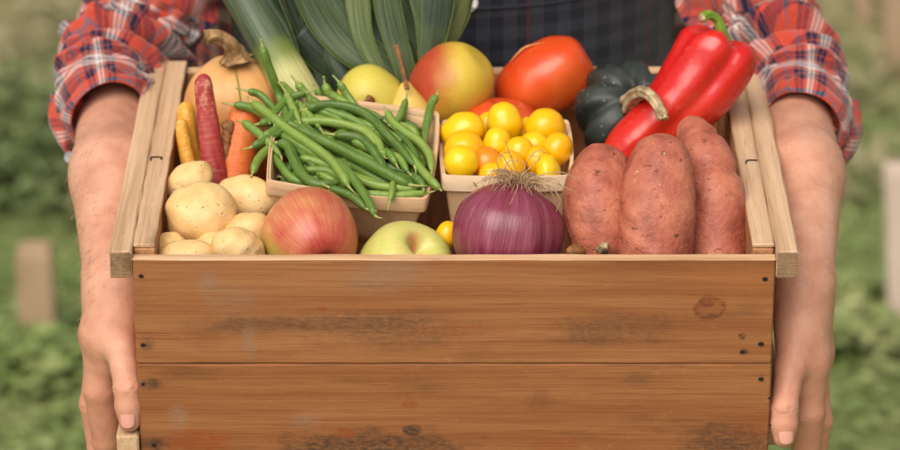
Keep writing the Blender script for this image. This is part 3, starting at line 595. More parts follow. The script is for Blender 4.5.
# apples
def apple_prof(R): return [(0, -.74*R), (.10*R, -.80*R), (.30*R, -.90*R), (.62*R, -.80*R), (.90*R, -.40*R), (1.0*R, .08*R), (.93*R, .50*R), (.70*R, .80*R), (.42*R, .88*R), (.22*R, .76*R), (.09*R, .58*R), (.02*R, .50*R), (0, .49*R)]
def apple(px, py, rp, Y, ax, mat, lab, spin=0, stem=True, squ=.94):
    R = px2m(rp, Y); c = at(px, py, Y); axis = Rv*ax[0]+Bv*ax[1]+Uv*ax[2]; axis = axis/np.linalg.norm(axis); t = empty('apple', c-[0, 0, R*.8])
    v, f, uv = lathe(apple_prof(R), c, axis, spin, 80, 64, f=lambda th, t_: 1+.022*np.cos(5*th+1)*np.clip(1.2-t_, 0, 1)*t_+.02*np.cos(2*th), lump=.015)
    link_mesh('flesh', v, f, mat, t, uvs=uv)
    if stem: b = c+axis*R*.45; v, f, uv = sweep([b, b+axis*R*.25+Rv*R*.02, b+axis*R*.5+Rv*R*.1], [.0011, .001, .0016], 8, 12); link_mesh('stalk', v, f, M_stem_br, t)
    tag(t, lab, 'apple', 'apples at the front of the crate')
apple(311, 239, 48.5, .062, (-.35, -.75, .5), M_apple_r, 'red and yellow streaked apple beside the potatoes at the front edge', 2.0)
apple(403, 272, 49, .056, (.50, .72, .72), M_apple_g, 'pale green apple with a pink blush and its stalk hollow showing', 1.0, stem=False)
# onion
def onion():
    Y = .058; R = px2m(56, Y); c = at(507, 236, Y); ax = Uv*.93+Rv*.16+Bv*.12; ax /= np.linalg.norm(ax); t = empty('red_onion', c-[0, 0, R])
    prof = [(0, -.86*R), (.3*R, -.84*R), (.7*R, -.66*R), (.96*R, -.25*R), (1.0*R, .12*R), (.92*R, .46*R), (.72*R, .70*R), (.46*R, .86*R), (.25*R, .95*R), (.16*R, .985*R), (.08*R, .99*R), (0, .985*R)]
    rng = np.random.RandomState(5); ph = rng.uniform(0, 6.3, 30)
    def f(th, t_): return 1+.012*np.cos(7*th+ph[0])+.006*np.cos(17*th+ph[1])+.006*np.cos(29*th+ph[2])*t_+.012*np.cos(3*th+ph[3])
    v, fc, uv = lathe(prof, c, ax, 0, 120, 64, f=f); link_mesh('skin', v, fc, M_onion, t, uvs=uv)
    top = c+ax*R*.97; parts = []
    e1 = np.cross(ax, Bv); e1 /= np.linalg.norm(e1); e2 = np.cross(ax, e1)
    for k in range(150):
        a = rng.uniform(0, 2*PI); d = e1*math.cos(a)+e2*math.sin(a); L_ = R*rng.uniform(.18, .5); o = top+d*R*rng.uniform(0, .15)-ax*.001
        up = rng.uniform(.1, .55); droop = rng.uniform(.1, .8)
        p1 = o+d*L_*.35+ax*L_*up; p2 = o+d*L_*.75+ax*L_*(up-.15*droop)+rng.normal(size=3)*.002; p3 = o+d*L_*1.1+ax*L_*(up-.9*droop)+rng.normal(size=3)*.004
        parts.append(sweep([o, p1, p2, p3], [.00045, .0004, .00032, .0002], 5, 10))
    for k, (q) in enumerate([[(518, 178), (508, 165), (502, 155), (500, 163)], [(520, 178), (512, 160), (506, 143), (504, 141)], [(522, 177), (528, 160), (538, 150), (545, 153)], [(515, 178), (502, 172), (497, 160), (506, 152), (513, 158)],
                             [(530, 180), (545, 184), (553, 195), (556, 204)], [(528, 180), (542, 178), (556, 180), (562, 187)], [(530, 179), (548, 180), (566, 188), (577, 192)], [(532, 182), (550, 186), (560, 200), (556, 212)], [(530, 178), (556, 172), (572, 176), (579, 184)], [(512, 180), (505, 168), (512, 160), (524, 164)], [(521, 176), (533, 165), (540, 158), (530, 155)]]):
        parts.append(sweep([at(x, y, .055-.001*k) for x, y in q], [.0005, .00045, .0004, .0003], 5, 16))
    v, fc, uv = merge(*parts); link_mesh('roots', v, fc, M_fib, t)
    # loose papery skin flakes
    tag(t, 'red onion with a tuft of dry roots on top', 'onion')
onion()
def rough_tube(name, pts, rad, mat, lab, cat, seed=0, lump=.06, ns=56, nr=72, group=None, waist=None, fine=.012, parent=None, ell=(1, 1)):
    rng = np.random.RandomState(seed); A = [(rng.randint(1, 4), rng.uniform(1, 9), rng.uniform(0, 6.3), rng.uniform(.4, 1)) for _ in range(6)]; Bq = [(rng.randint(3, 9), rng.uniform(20, 60), rng.uniform(0, 6.3)) for _ in range(6)]
    def sect(th, t):
        r = np.ones_like(th)
        for k, w, p, a in A: r += lump*a/3*np.sin(k*th+w*t+p)
        for k, w, p in Bq: r += fine/3*np.sin(k*th+w*t+p)
        if waist:
            for tw, am, wd in waist: r -= am*np.exp(-((t-tw+.012*np.sin(2*th))/wd)**2)
        return r
    rf = lambda t: np.interp(t, *rad) if isinstance(rad, tuple) else None
    # smooth radius with rounded ends
    def rr(t):
        x, y = rad; P = catmull([[a, b, 0] for a, b in zip(x, y)], 300); r = np.interp(t, P[:, 0], P[:, 1]); e = .10; r0, r1 = rad_end
        a = np.clip(t/e, 0, 1); b = np.clip((1-t)/e, 0, 1); return r*np.sqrt(np.clip(1-(1-a)**2*(1-r0), 0, 1))*np.sqrt(np.clip(1-(1-b)**2*(1-r1), 0, 1))
    rad_end = (.0, .0)
    v, f, uv = sweep(pts, rr, ns, nr, sect=sect, ellipse=ell)
    if parent is not None: return link_mesh(name, v, f, mat, parent, uvs=uv)
    return thing(name, v, f, mat, lab, cat, uv, group)
G = 'sweet potatoes in the front right corner'
k = px2m(1, .07)
t = tag(empty('sweet_potato', at(602, 254, .06)), 'left sweet potato, plump with a dry woody tip, beside the onion', 'sweet potato', G)
rough_tube('skin', [at(607, 268, .045), at(601, 240, .06), at(597, 205, .078), at(603, 172, .100), at(613, 148, .115)], ([0, .12, .3, .6, .82, 1], [k*12, k*23, k*32, k*35, k*28, k*17]), M_sweet, '', '', 2, parent=t)
v, f, uv = sweep([at(603, 250, .035), at(604, 247, .026), at(604, 245, .0215)], [.0052, .004, .0028], 16, 16, sect=lambda th, t_: 1+.2*np.sin(5*th)+.1*np.sin(9*th+2)); link_mesh('woody_tip', v, f, M_stem_ac, t)
rough_tube('sweet_potato', [at(655, 296, .030), at(655, 255, .046), at(656, 210, .062), at(660, 170, .082), at(664, 134, .100)], ([0, .12, .3, .55, .8, 1], [k*22, k*33, k*38, k*38, k*32, k*20]), M_sweet, 'middle sweet potato, the longest, upright with dark pits', 'sweet potato', 5, group=G, lump=.04)
rough_tube('sweet_potato', [at(716, 290, .06), at(716, 240, .085), at(713, 195, .105), at(706, 160, .125), at(694, 134, .145), at(688, 116, .155)], ([0, .15, .35, .52, .7, .86, 1], [k*26, k*31, k*33, k*30, k*24, k*17, k*10]), M_sweet, 'right sweet potato with pinched waists, against the right side board', 'sweet potato', 9, group=G, waist=[(.50, .12, .03), (.72, .10, .025)], lump=.035)
rough_tube('root_scrap', [at(566, 254, .035), at(576, 250, .04), at(586, 254, .05)], ([0, .5, 1], [k*4, k*6, k*5]), M_stem_br, 'small dark root scrap between the onion and the left sweet potato', 'root scrap', 4, lump=.2, ns=24, nr=30)
# tan squash
def pumpkin():
    Y = .285; k = px2m(1, Y); c = at(237, 121, Y); t = empty('squash', c-[0, 0, 66*k]); ax = V3(-.02, -.10, 1)
    prof = [(0, -66*k), (26*k, -63*k), (46*k, -42*k), (52*k, -8*k), (50*k, 24*k), (43*k, 46*k), (30*k, 60*k), (16*k, 66*k), (8*k, 66*k), (0, 65*k)]
    v, f, uv = lathe(prof, c, ax, 0, 80, 60, f=lambda th, tt: 1+.018*np.cos(8*th+.5)*np.clip(tt*1.3, 0, 1)+.015*np.cos(2*th), lump=.02); link_mesh('rind', v, f, M_pump, t, uvs=uv)
    S0 = [at(236, 60, Y-.012), at(234, 52, Y-.012), at(228, 43, Y-.018), at(216, 36, Y-.022), at(206, 37, Y-.026)]
    v, f, uv = sweep(S0, lambda x: np.interp(x, [0, .15, .4, .8, 1], [16*k, 11*k, 7.2*k, 6.4*k, 7*k]), 40, 40, sect=lambda th, tt: 1+.14*np.cos(5*th+1.5*tt)+.05*np.cos(11*th+3*tt)); link_mesh('stalk', v, f, M_stem_sq, t)
    # greenish scar line that follows the rind
    pts = []
    for q, (x, y) in enumerate([(232, 58), (235, 70), (238, 84), (240, 98), (241, 108)]):
        d = Fv+(x-450)/FPX*Rv+(225-y)/FPX*Uv; best = None
        V_ = np.asarray(link_v); tt = (V_-CAM)@d/(d@d); dist = np.linalg.norm(V_-CAM-tt[:, None]*d, axis=1); near = V_[dist < .0022]; tn = (near-CAM)@d/(d@d); pts.append(CAM+d*(tn.min()-.00045))
    return t, pts
link_v = None
def pumpkin2():
    global link_v
    Y = .285; k = px2m(1, Y); c = at(237, 121, Y); ax = V3(-.02, -.10, 1)
    prof = [(0, -66*k), (26*k, -63*k), (46*k, -42*k), (52*k, -8*k), (50*k, 24*k), (43*k, 46*k), (30*k, 60*k), (16*k, 66*k), (8*k, 66*k), (0, 65*k)]
    link_v = lathe(prof, c, ax, 0, 160, 120, f=lambda th, tt: 1+.018*np.cos(8*th+.5)*np.clip(tt*1.3, 0, 1)+.015*np.cos(2*th), lump=.02)[0]
    t, pts = pumpkin(); v, f, uv = sweep(pts, [.0007]*5, 8, 30); link_mesh('green_scar', v, f, M_vine, t)
    tag(t, 'tan squash with a thick curved brown stalk and a thin green line', 'squash')
pumpkin2()
# acorn squash
def acorn():
    Y = .295; k = px2m(1, Y); c = at(629, 115, Y); ax = Bv*.80+Uv*.42+Rv*.22; ax /= np.linalg.norm(ax); R = 58*k; t = empty('acorn_squash', c-[0, 0, R])
    prof = [(0, -.9*R), (.4*R, -.82*R), (.78*R, -.5*R), (.98*R, 0), (.95*R, .32*R), (.74*R, .58*R), (.46*R, .68*R), (.22*R, .64*R), (.08*R, .56*R), (0, .55*R)]
    v, f, uv = lathe(prof, c, ax, .35, 160, 64, f=lambda th, tt: (1-.20*np.abs(np.cos(4*th))**5*np.clip(np.sin(PI*np.clip(tt*1.02, 0, 1))*1.4, 0, 1), -.0*th), lump=.02); link_mesh('rind', v, f, M_acorn, t, uvs=uv)
    b = at(632, 104, .262); S0 = [b, at(636, 95, .240), at(646, 93, .218), at(656, 102, .204), at(663, 117, .196)]
    v, f, uv = sweep(S0, lambda x: np.interp(x, [0, .15, .5, .85, 1], [12*k, 8*k, 5.2*k, 4.8*k, 5.4*k]), 40, 40, sect=lambda th, tt: 1+.15*np.cos(5*th+1.0*tt)+.04*np.cos(12*th+3*tt)); link_mesh('stalk', v, f, M_stem_ac, t)
    v, f, uv = sweep([at(663, 117, .196), at(663.6, 119.2, .1945)], [4.9*k, 4.3*k], 24, 6, sect=lambda th, tt: 1+.12*np.cos(5*th)); link_mesh('cut_end', v, f, m_plain('stalk_cut', rgb(196, 164, 110), rgb(232, 206, 160), 500, .8), t)
    tag(t, 'dark green ribbed acorn squash with a pale curved stalk', 'squash')
acorn()
# red pepper
def pepper():
    k = px2m(1, .24); t = empty('red_pepper', at(660, 130, .235))
    path = [at(604, 163, .218), at(624, 152, .227), at(652, 132, .238), at(680, 104, .248), at(703, 76, .256), at(718, 53, .262), at(724, 41, .266)]
    n = 110; p0 = catmull(path, n); u = np.linspace(0, 1, n)
    r0 = np.interp(u, [0, .008, .025, .06, .12, .22, .38, .60, .82, .90, .95, .98, 1.0], [0, 5*k, 9.5*k, 15*k, 20*k, 27*k, 33.5*k, 40*k, 42*k, 39*k, 32*k, 23*k, 12*k])
    for _ in range(3): r0[1:-1] = (r0[:-2]+r0[1:-1]*2+r0[2:])/4
    # add a hollow for the stalk
    pe = [p0[-1]+(p0[-1]-p0[-8])*w for w in (.10, .08, -.10, -.35, -.5)]; re = [14*k, 9*k, 5.5*k, 4*k, 0]
    P = np.vstack([p0, pe]); R = np.concatenate([r0, re]); T, N, B = frames(p0, up=Bv); T = np.vstack([T, [T[-1]]*5]); N = np.vstack([N, [N[-1]]*5]); B = np.vstack([B, [B[-1]]*5])
    ns = 96; th = np.linspace(0, 2*PI, ns, endpoint=False); uu = np.concatenate([u, [1]*5]); V = []
    for i in range(len(P)):
        q = uu[i]; sect = 1-.18*np.exp(-(np.angle(np.exp(1j*(th-.12-.25*q)))/.26)**2)*np.clip(q*1.5, 0.18, 1.0) - .13*np.exp(-(np.angle(np.exp(1j*(th-2.5)))/.32)**2)*q-.20*np.exp(-(np.angle(np.exp(1j*(th+1.05)))/.22)**2)*q**3
        sect += .025*np.sin(3*th+7*q)+.02*np.sin(2*th-11*q)
        d = np.exp(-((q-.66)/.12)**2-(np.angle(np.exp(1j*(th-.75)))/.45)**2)*.07; sect -= d
        lb = 1-np.exp(-(np.angle(np.exp(1j*(th-.37)))/.42)**2)-np.exp(-(np.angle(np.exp(1j*(th-2.5)))/.42)**2)-np.exp(-(np.angle(np.exp(1j*(th+1.05)))/.42)**2); o = .0075*np.clip((q-.80)/.15, 0, 1)*lb
        V.append(P[i]+np.outer(np.cos(th)*R[i]*sect, N[i])+np.outer(np.sin(th)*R[i]*sect, B[i])+np.outer(o*min(1, R[i]/(20*k)), T[i]))
    V = np.vstack(V); F, UV = grid_faces(len(P), ns); link_mesh('flesh', V, F, M_pep, t)
    e = p0[-1]+(p0[-1]-p0[-8])*-.3; S0 = [e, at(721, 30, .262), at(717, 19, .262), at(709, 15, .258), at(702, 18, .252)]
    v, f, uv = sweep(S0, [8*k, 5.2*k, 4.6*k, 4.5*k, 5.0*k], 28, 36, sect=lambda th, tt: 1+.10*np.cos(5*th)); link_mesh('stalk', v, f, M_stem_gr, t)
    v, f, uv = sweep([at(703, 17.6, .252), at(701.3, 18.6, .2505)], [4.2*k, 3.8*k], 20, 6); link_mesh('cut_end', v, f, M_stem_ac, t)
    tag(t, 'long shiny red pepper with a short green stalk leaning on the right rail', 'pepper')
pepper()
# tomatoes
def tomato(px, py, a, b, Y, mat, lab, ax, ribs=.03, seed=0, name='tomato'):
    A = px2m(a, Y); Bz = px2m(b, Y); c = at(px, py, Y); axis = Rv*ax[0]+Bv*ax[1]+Uv*ax[2]; axis = axis/np.linalg.norm(axis)
    prof = [(0, -.92*Bz), (.35*A, -.92*Bz), (.75*A, -.70*Bz), (.98*A, -.2*Bz), (.97*A, .25*Bz), (.78*A, .68*Bz), (.45*A, .92*Bz), (.2*A, .88*Bz), (.06*A, .80*Bz), (0, .78*Bz)]
    v, f, uv = lathe(prof, c, axis, seed, 110, 56, f=lambda th, tt: 1+ribs*np.cos(5*th)*tt+ribs*.5*np.cos(3*th+1)-.10*np.exp(-(np.angle(np.exp(1j*(th-1.2)))/.22)**2)*np.clip((tt-.45)*2, 0, 1), lump=.03, seed=seed)
    return thing(name, v, f, mat, lab, 'tomato', uv)
def big_tomato():
    Y = .325; c = at(543, 80, Y); t = tag(empty('tomato', c-[0, 0, .03]), 'large glossy red tomato leaning on the back board', 'tomato'); k = px2m(1, Y)
    ax = Rv*.84+Uv*.52+Bv*.05; prof = [(0, -50*k), (12*k, -48*k), (25*k, -37*k), (34*k, -14*k), (37*k, 10*k), (34*k, 30*k), (24*k, 45*k), (12*k, 50*k), (4*k, 49*k), (0, 48*k)]
    v, f, uv = lathe(prof, c, ax, 0, 110, 60, f=lambda th, tt: 1+.03*np.cos(4*th+.5)*np.clip(tt*1.5, 0, 1)+.02*np.cos(3*th), lump=.03, seed=4); link_mesh('flesh', v, f, M_tom, t, uvs=uv); V_ = np.asarray(v)
    pts = []
    for x, y in [(510, 62), (516, 55), (524, 48), (534, 44.5), (545, 43)]:
        d = Fv+(x-450)/FPX*Rv+(225-y)/FPX*Uv; tt = (V_-CAM)@d/(d@d); dist = np.linalg.norm(V_-CAM-tt[:, None]*d, axis=1); i = np.argsort(dist)[:25]; near = V_[i]; tn = ((near-CAM)@d/(d@d)).min(); pts.append(CAM+d*(tn-.0003))
    v, f, uv = sweep(pts, [.0003, .0006, .0009, .0007, .0003], 8, 30); link_mesh('pale_scar', v, f, m_plain('tomato_scar', rgb(214, 130, 70), rgb(222, 160, 104), 200), t)
big_tomato()
tomato(502, 130, 42, 31, .262, M_tom2, 'orange red tomato peeking up behind the yellow tomatoes', (.1, .3, 1), .02, 2)
# pears
def pear(name_pts, prof, c, ax, mat, lab, stem, stem_r, seed=1):
    t = empty('pear', c-[0, 0, .03]); v, f, uv = lathe(prof, c, ax, 0, 80, 60, f=lambda th, tt: 1+.015*np.cos(3*th+seed), lump=.03, lf=1.4, seed=seed); link_mesh('flesh', v, f, mat, t, uvs=uv)
    if stem is not None: v, f, uv = sweep(stem, stem_r, 14, 24, sect=lambda th, tt: 1+.12*np.sin(3*th+9*tt)); link_mesh('stalk', v, f, M_stem_br, t)
    tag(t, lab, 'pear', 'pears at the back of the crate'); return t
k = px2m(1, .29)
pear(0, [(0, -31*k), (18*k, -28*k), (32*k, -14*k), (35*k, 2*k), (30*k, 17*k), (19*k, 28*k), (8*k, 32*k), (3*k, 31.5*k), (0, 31*k)], at(370, 101, .27), Bv*.93-Uv*.33+Rv*.05, M_pear_y, 'round yellow green pear with a short brown stalk facing forward', [at(370, 100, .240), at(365, 103.5, .226), at(356, 107, .214)], [.0042, .0027, .0028])
pear(0, [(0, -38*k), (20*k, -35*k), (34*k, -20*k), (39*k, 0*k), (37*k, 18*k), (30*k, 34*k), (19*k, 43*k), (10*k, 48*k), (4*k, 50*k), (0, 50*k)], at(455, 82, .285), -Uv*.60-Rv*.62-Bv*.3, M_pear_r, 'plump pear with a red blush on its left side beside the large tomato', None, None, 2)
pear(0, [(0, -30*k), (18*k, -27*k), (32*k, -12*k), (34*k, 4*k), (28*k, 20*k), (20*k, 33*k), (12*k, 44*k), (7*k, 51*k), (4*k, 55*k), (0, 57*k)], at(410, 138, .250), Uv*.98-Rv*.08+Bv*.15, M_pear_p, 'pale yellow pear showing only its neck and a tall thin brown stalk', [at(407, 90, .247), at(405, 78, .251), at(401, 62, .256), at(396, 45, .262)], [.0021, .0018, .0016, .0022], 3)
# carrots
k = px2m(1, .2)
rough_tube('carrot', [at(203, 73, .212), at(205, 96, .206), at(209, 130, .196), at(214, 175, .182), at(216, 215, .165)], ([0, .12, .35, .7, 1], [k*6, k*9, k*10, k*12.5, k*14]), M_car_p, 'dark red purple carrot standing tip up against the tan squash', 'carrot', 3, fine=.035, lump=.13, group='carrots at the left', ns=40)
rough_tube('carrot', [at(247, 103, .222), at(243, 125, .213), at(237, 155, .202), at(232, 190, .188)], ([0, .15, .4, .7, 1], [k*11, k*15, k*17, k*19, k*18]), M_car_o, 'thick bright orange carrot between the purple carrot and the beans', 'carrot', 6, lump=.03, group='carrots at the left', ns=40)
rough_tube('carrot', [at(186, 101, .245), at(187, 130, .235), at(192, 165, .222), at(196, 195, .21)], ([0, .15, .5, 1], [k*7, k*9, k*10, k*12]), M_car_y, 'yellow carrot behind the purple carrot, the upper of two', 'carrot', 8, lump=.08, group='carrots at the left', ns=32)
rough_tube('carrot', [at(181, 118, .222), at(184, 140, .214), at(189, 165, .205), at(194, 190, .19)], ([0, .15, .5, 1], [k*5, k*6.5, k*7.5, k*9]), M_car_y, 'deep yellow carrot against the left side board, the lower of two', 'carrot', 11, lump=.08, group='carrots at the left', ns=32)
rough_tube('carrot', [at(229, 121, .206), at(228, 129, .200), at(226, 140, .196), at(224, 165, .190)], ([0, .2, .5, 1], [k*5, k*6.5, k*5, k*6]), M_stem_br, 'dark shrivelled carrot end between the purple and orange carrots', 'carrot', 13, lump=.25, ns=32, fine=.1, group='carrots at the left')
# ---- veneer baskets
def rrect(w, d, r, n=7):
    out = []
    for cx, cy, a0 in ((w/2-r, -d/2+r, -PI/2), (w/2-r, d/2-r, 0), (-w/2+r, d/2-r, PI/2), (-w/2+r, -d/2+r, PI)):
        out += [(cx+r*math.cos(a0+a), cy+r*math.sin(a0+a)) for a in np.linspace(0, PI/2, n)]
    # straight runs subdivided
    res = []
    for i in range(len(out)):
        p, q = np.array(out[i]), np.array(out[(i+1) % len(out)]); res.append(p)
        if np.linalg.norm(q-p) > .03:
            for s_ in np.linspace(0, 1, 14)[1:-1]: res.append(p+(q-p)*s_)
    return np.array(res)
def basket(name, O, ex, ey, w, d, h, taper, lab, bow=.003, ripple=0, bandh=.0135, rimmat=None):
    """O = centre of the rim plane"""
    ex = ex/np.linalg.norm(ex); ez = np.cross(ex, ey); ez /= np.linalg.norm(ez); ey = np.cross(ez, ex)
    t = empty(name, O-ez*h)
    def loft(rings):
        V = []; n = None
        for (ww, dd, r, z, bb) in rings:
            q = rrect(ww, dd, r); n = len(q)
            for x, y in q:
                s_ = 1-(2*x/ww)**2 if abs(abs(y)-dd/2) < 1e-4 else 0; s2 = 1-(2*y/dd)**2 if abs(abs(x)-ww/2) < 1e-4 else 0
                yy = y+math.copysign(bb*max(s_, 0), y); xx = x+math.copysign(bb*max(s2, 0), x); zz = z+ripple*math.sin(x*60+1)*math.cos(y*50)
                V.append(O+ex*xx+ey*yy+ez*zz)
        F, UV = grid_faces(len(rings), n); return V, F, n
    th = .0009
    def ringpair(w0, d0, z0, z1, tk, bb, rr=.003): return [(w0, d0, rr, z0, bb), (w0, d0, rr, z1-.0003, bb), (w0-.0004, d0-.0004, rr, z1, bb), (w0-2*tk, d0-2*tk, rr-tk*.7, z1, bb), (w0-2*tk, d0-2*tk, rr-tk*.7, z0, bb), (w0, d0, rr, z0, bb)]
    w1, d1 = w*taper, d*taper; b = [(w-.0024, d-.0024, .0024, -.001, bow), (w1, d1, .0024, -h, 0), (w1*.5, d1*.5, .003, -h, 0), (.006, .006, .001, -h, 0)]; b2 = [(x-2*th, y-2*th, r*.8, z+(0 if i == 0 else th), q) for i, (x, y, r, z, q) in enumerate(b)][::-1]
    mids = []
    for q in np.linspace(0, 1, 6): mids.append((w-.0024+(w1-w+.0024)*q, d-.0024+(d1-d+.0024)*q, .0024, -.001+(-h+.001)*q, bow*(1-q)))
    V, F, n = loft(mids+b[2:]+[(x-2*th, y-2*th, r, z+th, 0) for x, y, r, z, q in b[2:]][::-1]+[(x-2*th, y-2*th, r*.8, z if i else z, q) for i, (x, y, r, z, q) in enumerate(mids[::-1])]+[mids[0]])
    link_mesh('basket_wall', V, F, M_body, t)
    V, F, n = loft(ringpair(w, d, -bandh, .0005, .0010, bow)); link_mesh('rim_band', V, F, rimmat or M_rim, t)
    V, F, n = loft(ringpair(w-.0042, d-.0042, -bandh*.9, -.0004, .0008, bow, .0024)); link_mesh('inner_band', V, F, rimmat or M_rim, t)
    P_ = lambda x, z: O+ex*x-ey*(d/2+bow*.9+.0004)+ez*z
    v, f, uv = sweep([P_(-w*.26, -.0045), P_(-w*.255, -.0055), P_(-w*.235, -.0085)], [.00035]*3, 6, 8); link_mesh('staple', v, f, M_staple, t)
    tag(t, lab, 'basket', 'small square veneer baskets'); return O, ex, ey, ez
# yellow tomatoes
ya, yb = at(441, 175.5, .130), at(571, 175.5, .130); yc = at(577, 118, .236)
yw = yb[0]-ya[0]; yO = (ya+yb)/2; zr = yO[2]; yO = np.array([(ya[0]+yb[0])/2+.001, .130+.054, zr+.001])
BO = basket('produce_basket', yO, V3(1, 0, 0), V3(.02, 1, .03), yw, .106, .075, .80, 'square pale basket of yellow tomatoes behind the onion', .0025)
def cherry(px, py, a, b, Y, ang, lab):
    A, B_ = px2m(a*1.08, Y), px2m(b*1.20, Y); c = at(px, py, Y); ax = Rv*math.sin(ang)+Uv*math.cos(ang)+Bv*.25
    v, f, uv = lathe([(0, -.98*B_), (.3*A, -.94*B_), (.68*A, -.70*B_), (.96*A, -.2*B_), (.98*A, .18*B_), (.78*A, .66*B_), (.42*A, .93*B_), (.12*A, .99*B_), (.04*A, .96*B_), (0, .95*B_)], c, ax, px, 40, 32, lump=.025, seed=int(px))
    return thing('yellow_tomato', v, f, M_cherry_o if 'sunk between the front' in lab else M_cherry, lab, 'tomato', uv, 'yellow tomatoes in the basket')
for a in [(462, 131, 17, 20, .195, 1.2, 'yellow tomato at the back left corner of its basket'), (504.5, 124, 16.5, 18.5, .212, -.2, 'highest yellow tomato, egg shaped with small dark specks'), (545, 128, 18.5, 17, .210, 1.2, 'yellow tomato with one dark dot at the back right of the basket'),
          (464, 151, 20, 17, .170, 1.1, 'orange yellow tomato lying at the left of the basket'), (461, 163, 16.5, 14.5, .150, .2, 'yellow tomato in the front left corner of the basket'), (496, 147, 13.5, 17, .180, .2, 'upright yellow tomato in the middle of the basket'),
          (519, 153, 14, 14, .168, .3, 'yellow tomato in the middle touched by the onion roots'), (556.5, 150, 14.5, 15, .176, .5, 'round lemon yellow tomato at the right side of the basket'), (548, 171, 16, 10, .150, 1.4, 'yellow tomato low in the front right corner of the basket'),
          (491, 175, 12, 11, .146, 1.2, 'small yellow tomato low at the front rim of the basket'), (525, 133, 10, 14, .222, .3, 'pale yellow tomato half hidden at the back of the basket'), (487, 128, 11, 14, .222, .3, 'yellow tomato hidden between the highest tomato and the back left one'),
          (486, 163, 14, 14, .158, .3, 'deep orange tomato sunk between the front yellow ones'), (533, 147, 14, 14, .185, .8, 'yellow tomato sunk beneath the one with the dark dot'), (510, 167, 16, 13, .152, 1.2, 'orange yellow tomato behind the onion roots'), (537, 161, 12, 13, .162, .1, 'yellow tomato between the onion roots and the round one'),
          (446, 237, 11, 14, .082, .3, 'yellow tomato on its own between the green apple and the onion')]: cherry(*a)
for i, (a, b) in enumerate([] and [(462, 150), (512, 140), (556, 170), (480, 150)]): cherry(a, b, 14, 14, .19+.005*i, i, 'deep orange tomato sunk between the front yellow ones') if False else None
# beans basket
RF, LF, RB = at(435, 201, .100), at(275, 182, .108), at(431, 112, .207)
gex = RF-LF; gey = RB-RF; gw = np.linalg.norm(gex); gd = np.linalg.norm(gey); gO = (RF+LF)/2+gey/2
basket('produce_basket', gO, gex, gey, gw, gd, .062, .82, 'pale basket heaped with green beans, tilted to the left', .0035, .0006, rimmat=veneer('tan_veneer', (.72, .50, .31), (.56, .34, .18)))
gez = np.cross(gex, gey); gez /= np.linalg.norm(gez)
def beanY(px, py): return min(.104+(200-py)*.108/92, .222)
def bean(pts, r, lab, tails=(1, 1), lift=0, seed=0, group='green beans heaped in the basket', Yf=None, P3=None, ell=(1, .82)):
    P_ = [at(x, y, (Yf or beanY)(x, y), lift) for x, y in pts] if P3 is None else P3
    P_ = np.array(P_); rng = np.random.RandomState(seed); t = empty('green_bean', P_.mean(axis=0)-[0, 0, r]); Lb = sum(np.linalg.norm(np.diff(P_, axis=0), axis=1)); nb = rng.randint(4, 8); ph = rng.uniform(0, 6)
    def rr(x): a = np.clip(x*Lb/(r*1.6), 0, 1); b = np.clip((1-x)*Lb/(r*3.4), 0, 1); return r*(1+.022*np.sin(nb*2*PI*x+ph))*np.sqrt(1-(1-a)**2*.85)*(np.sqrt(1-(1-b)**2*.93))
    v, f, uv = sweep(P_, rr, 18, 44, sect=lambda th, tt: 1+.05*np.cos(2*th)-.07*np.exp(-(np.angle(np.exp(1j*(th-1.57)))/.25)**2), ellipse=ell, up=Bv+.4*Uv); link_mesh('pod', v, f, M_bean, t, uvs=uv)
    C_ = catmull(P_, 20)
    if tails[0]:
        d = C_[0]-C_[1]; d /= np.linalg.norm(d); w = rng.normal(size=3)*.002; v, f, uv = sweep([C_[0]-d*.001, C_[0]+d*.003+w*.4, C_[0]+d*.0065+w], [r*.36, r*.18, r*.2], 8, 8); link_mesh('stalk', v, f, M_tail, t)
    if tails[1]:
        d = C_[-1]-C_[-2]; d /= np.linalg.norm(d); w = rng.normal(size=3)*.003; v, f, uv = sweep([C_[-1]-d*.001, C_[-1]+d*.004+w*.4, C_[-1]+d*.008+w], [r*.28, r*.14, r*.06], 8, 8); link_mesh('tail', v, f, M_tail, t)
    tag(t, lab, 'green bean', group); return t
k = px2m(1, .16)
def farY(x, y): return .104+(200-y)*.118/92
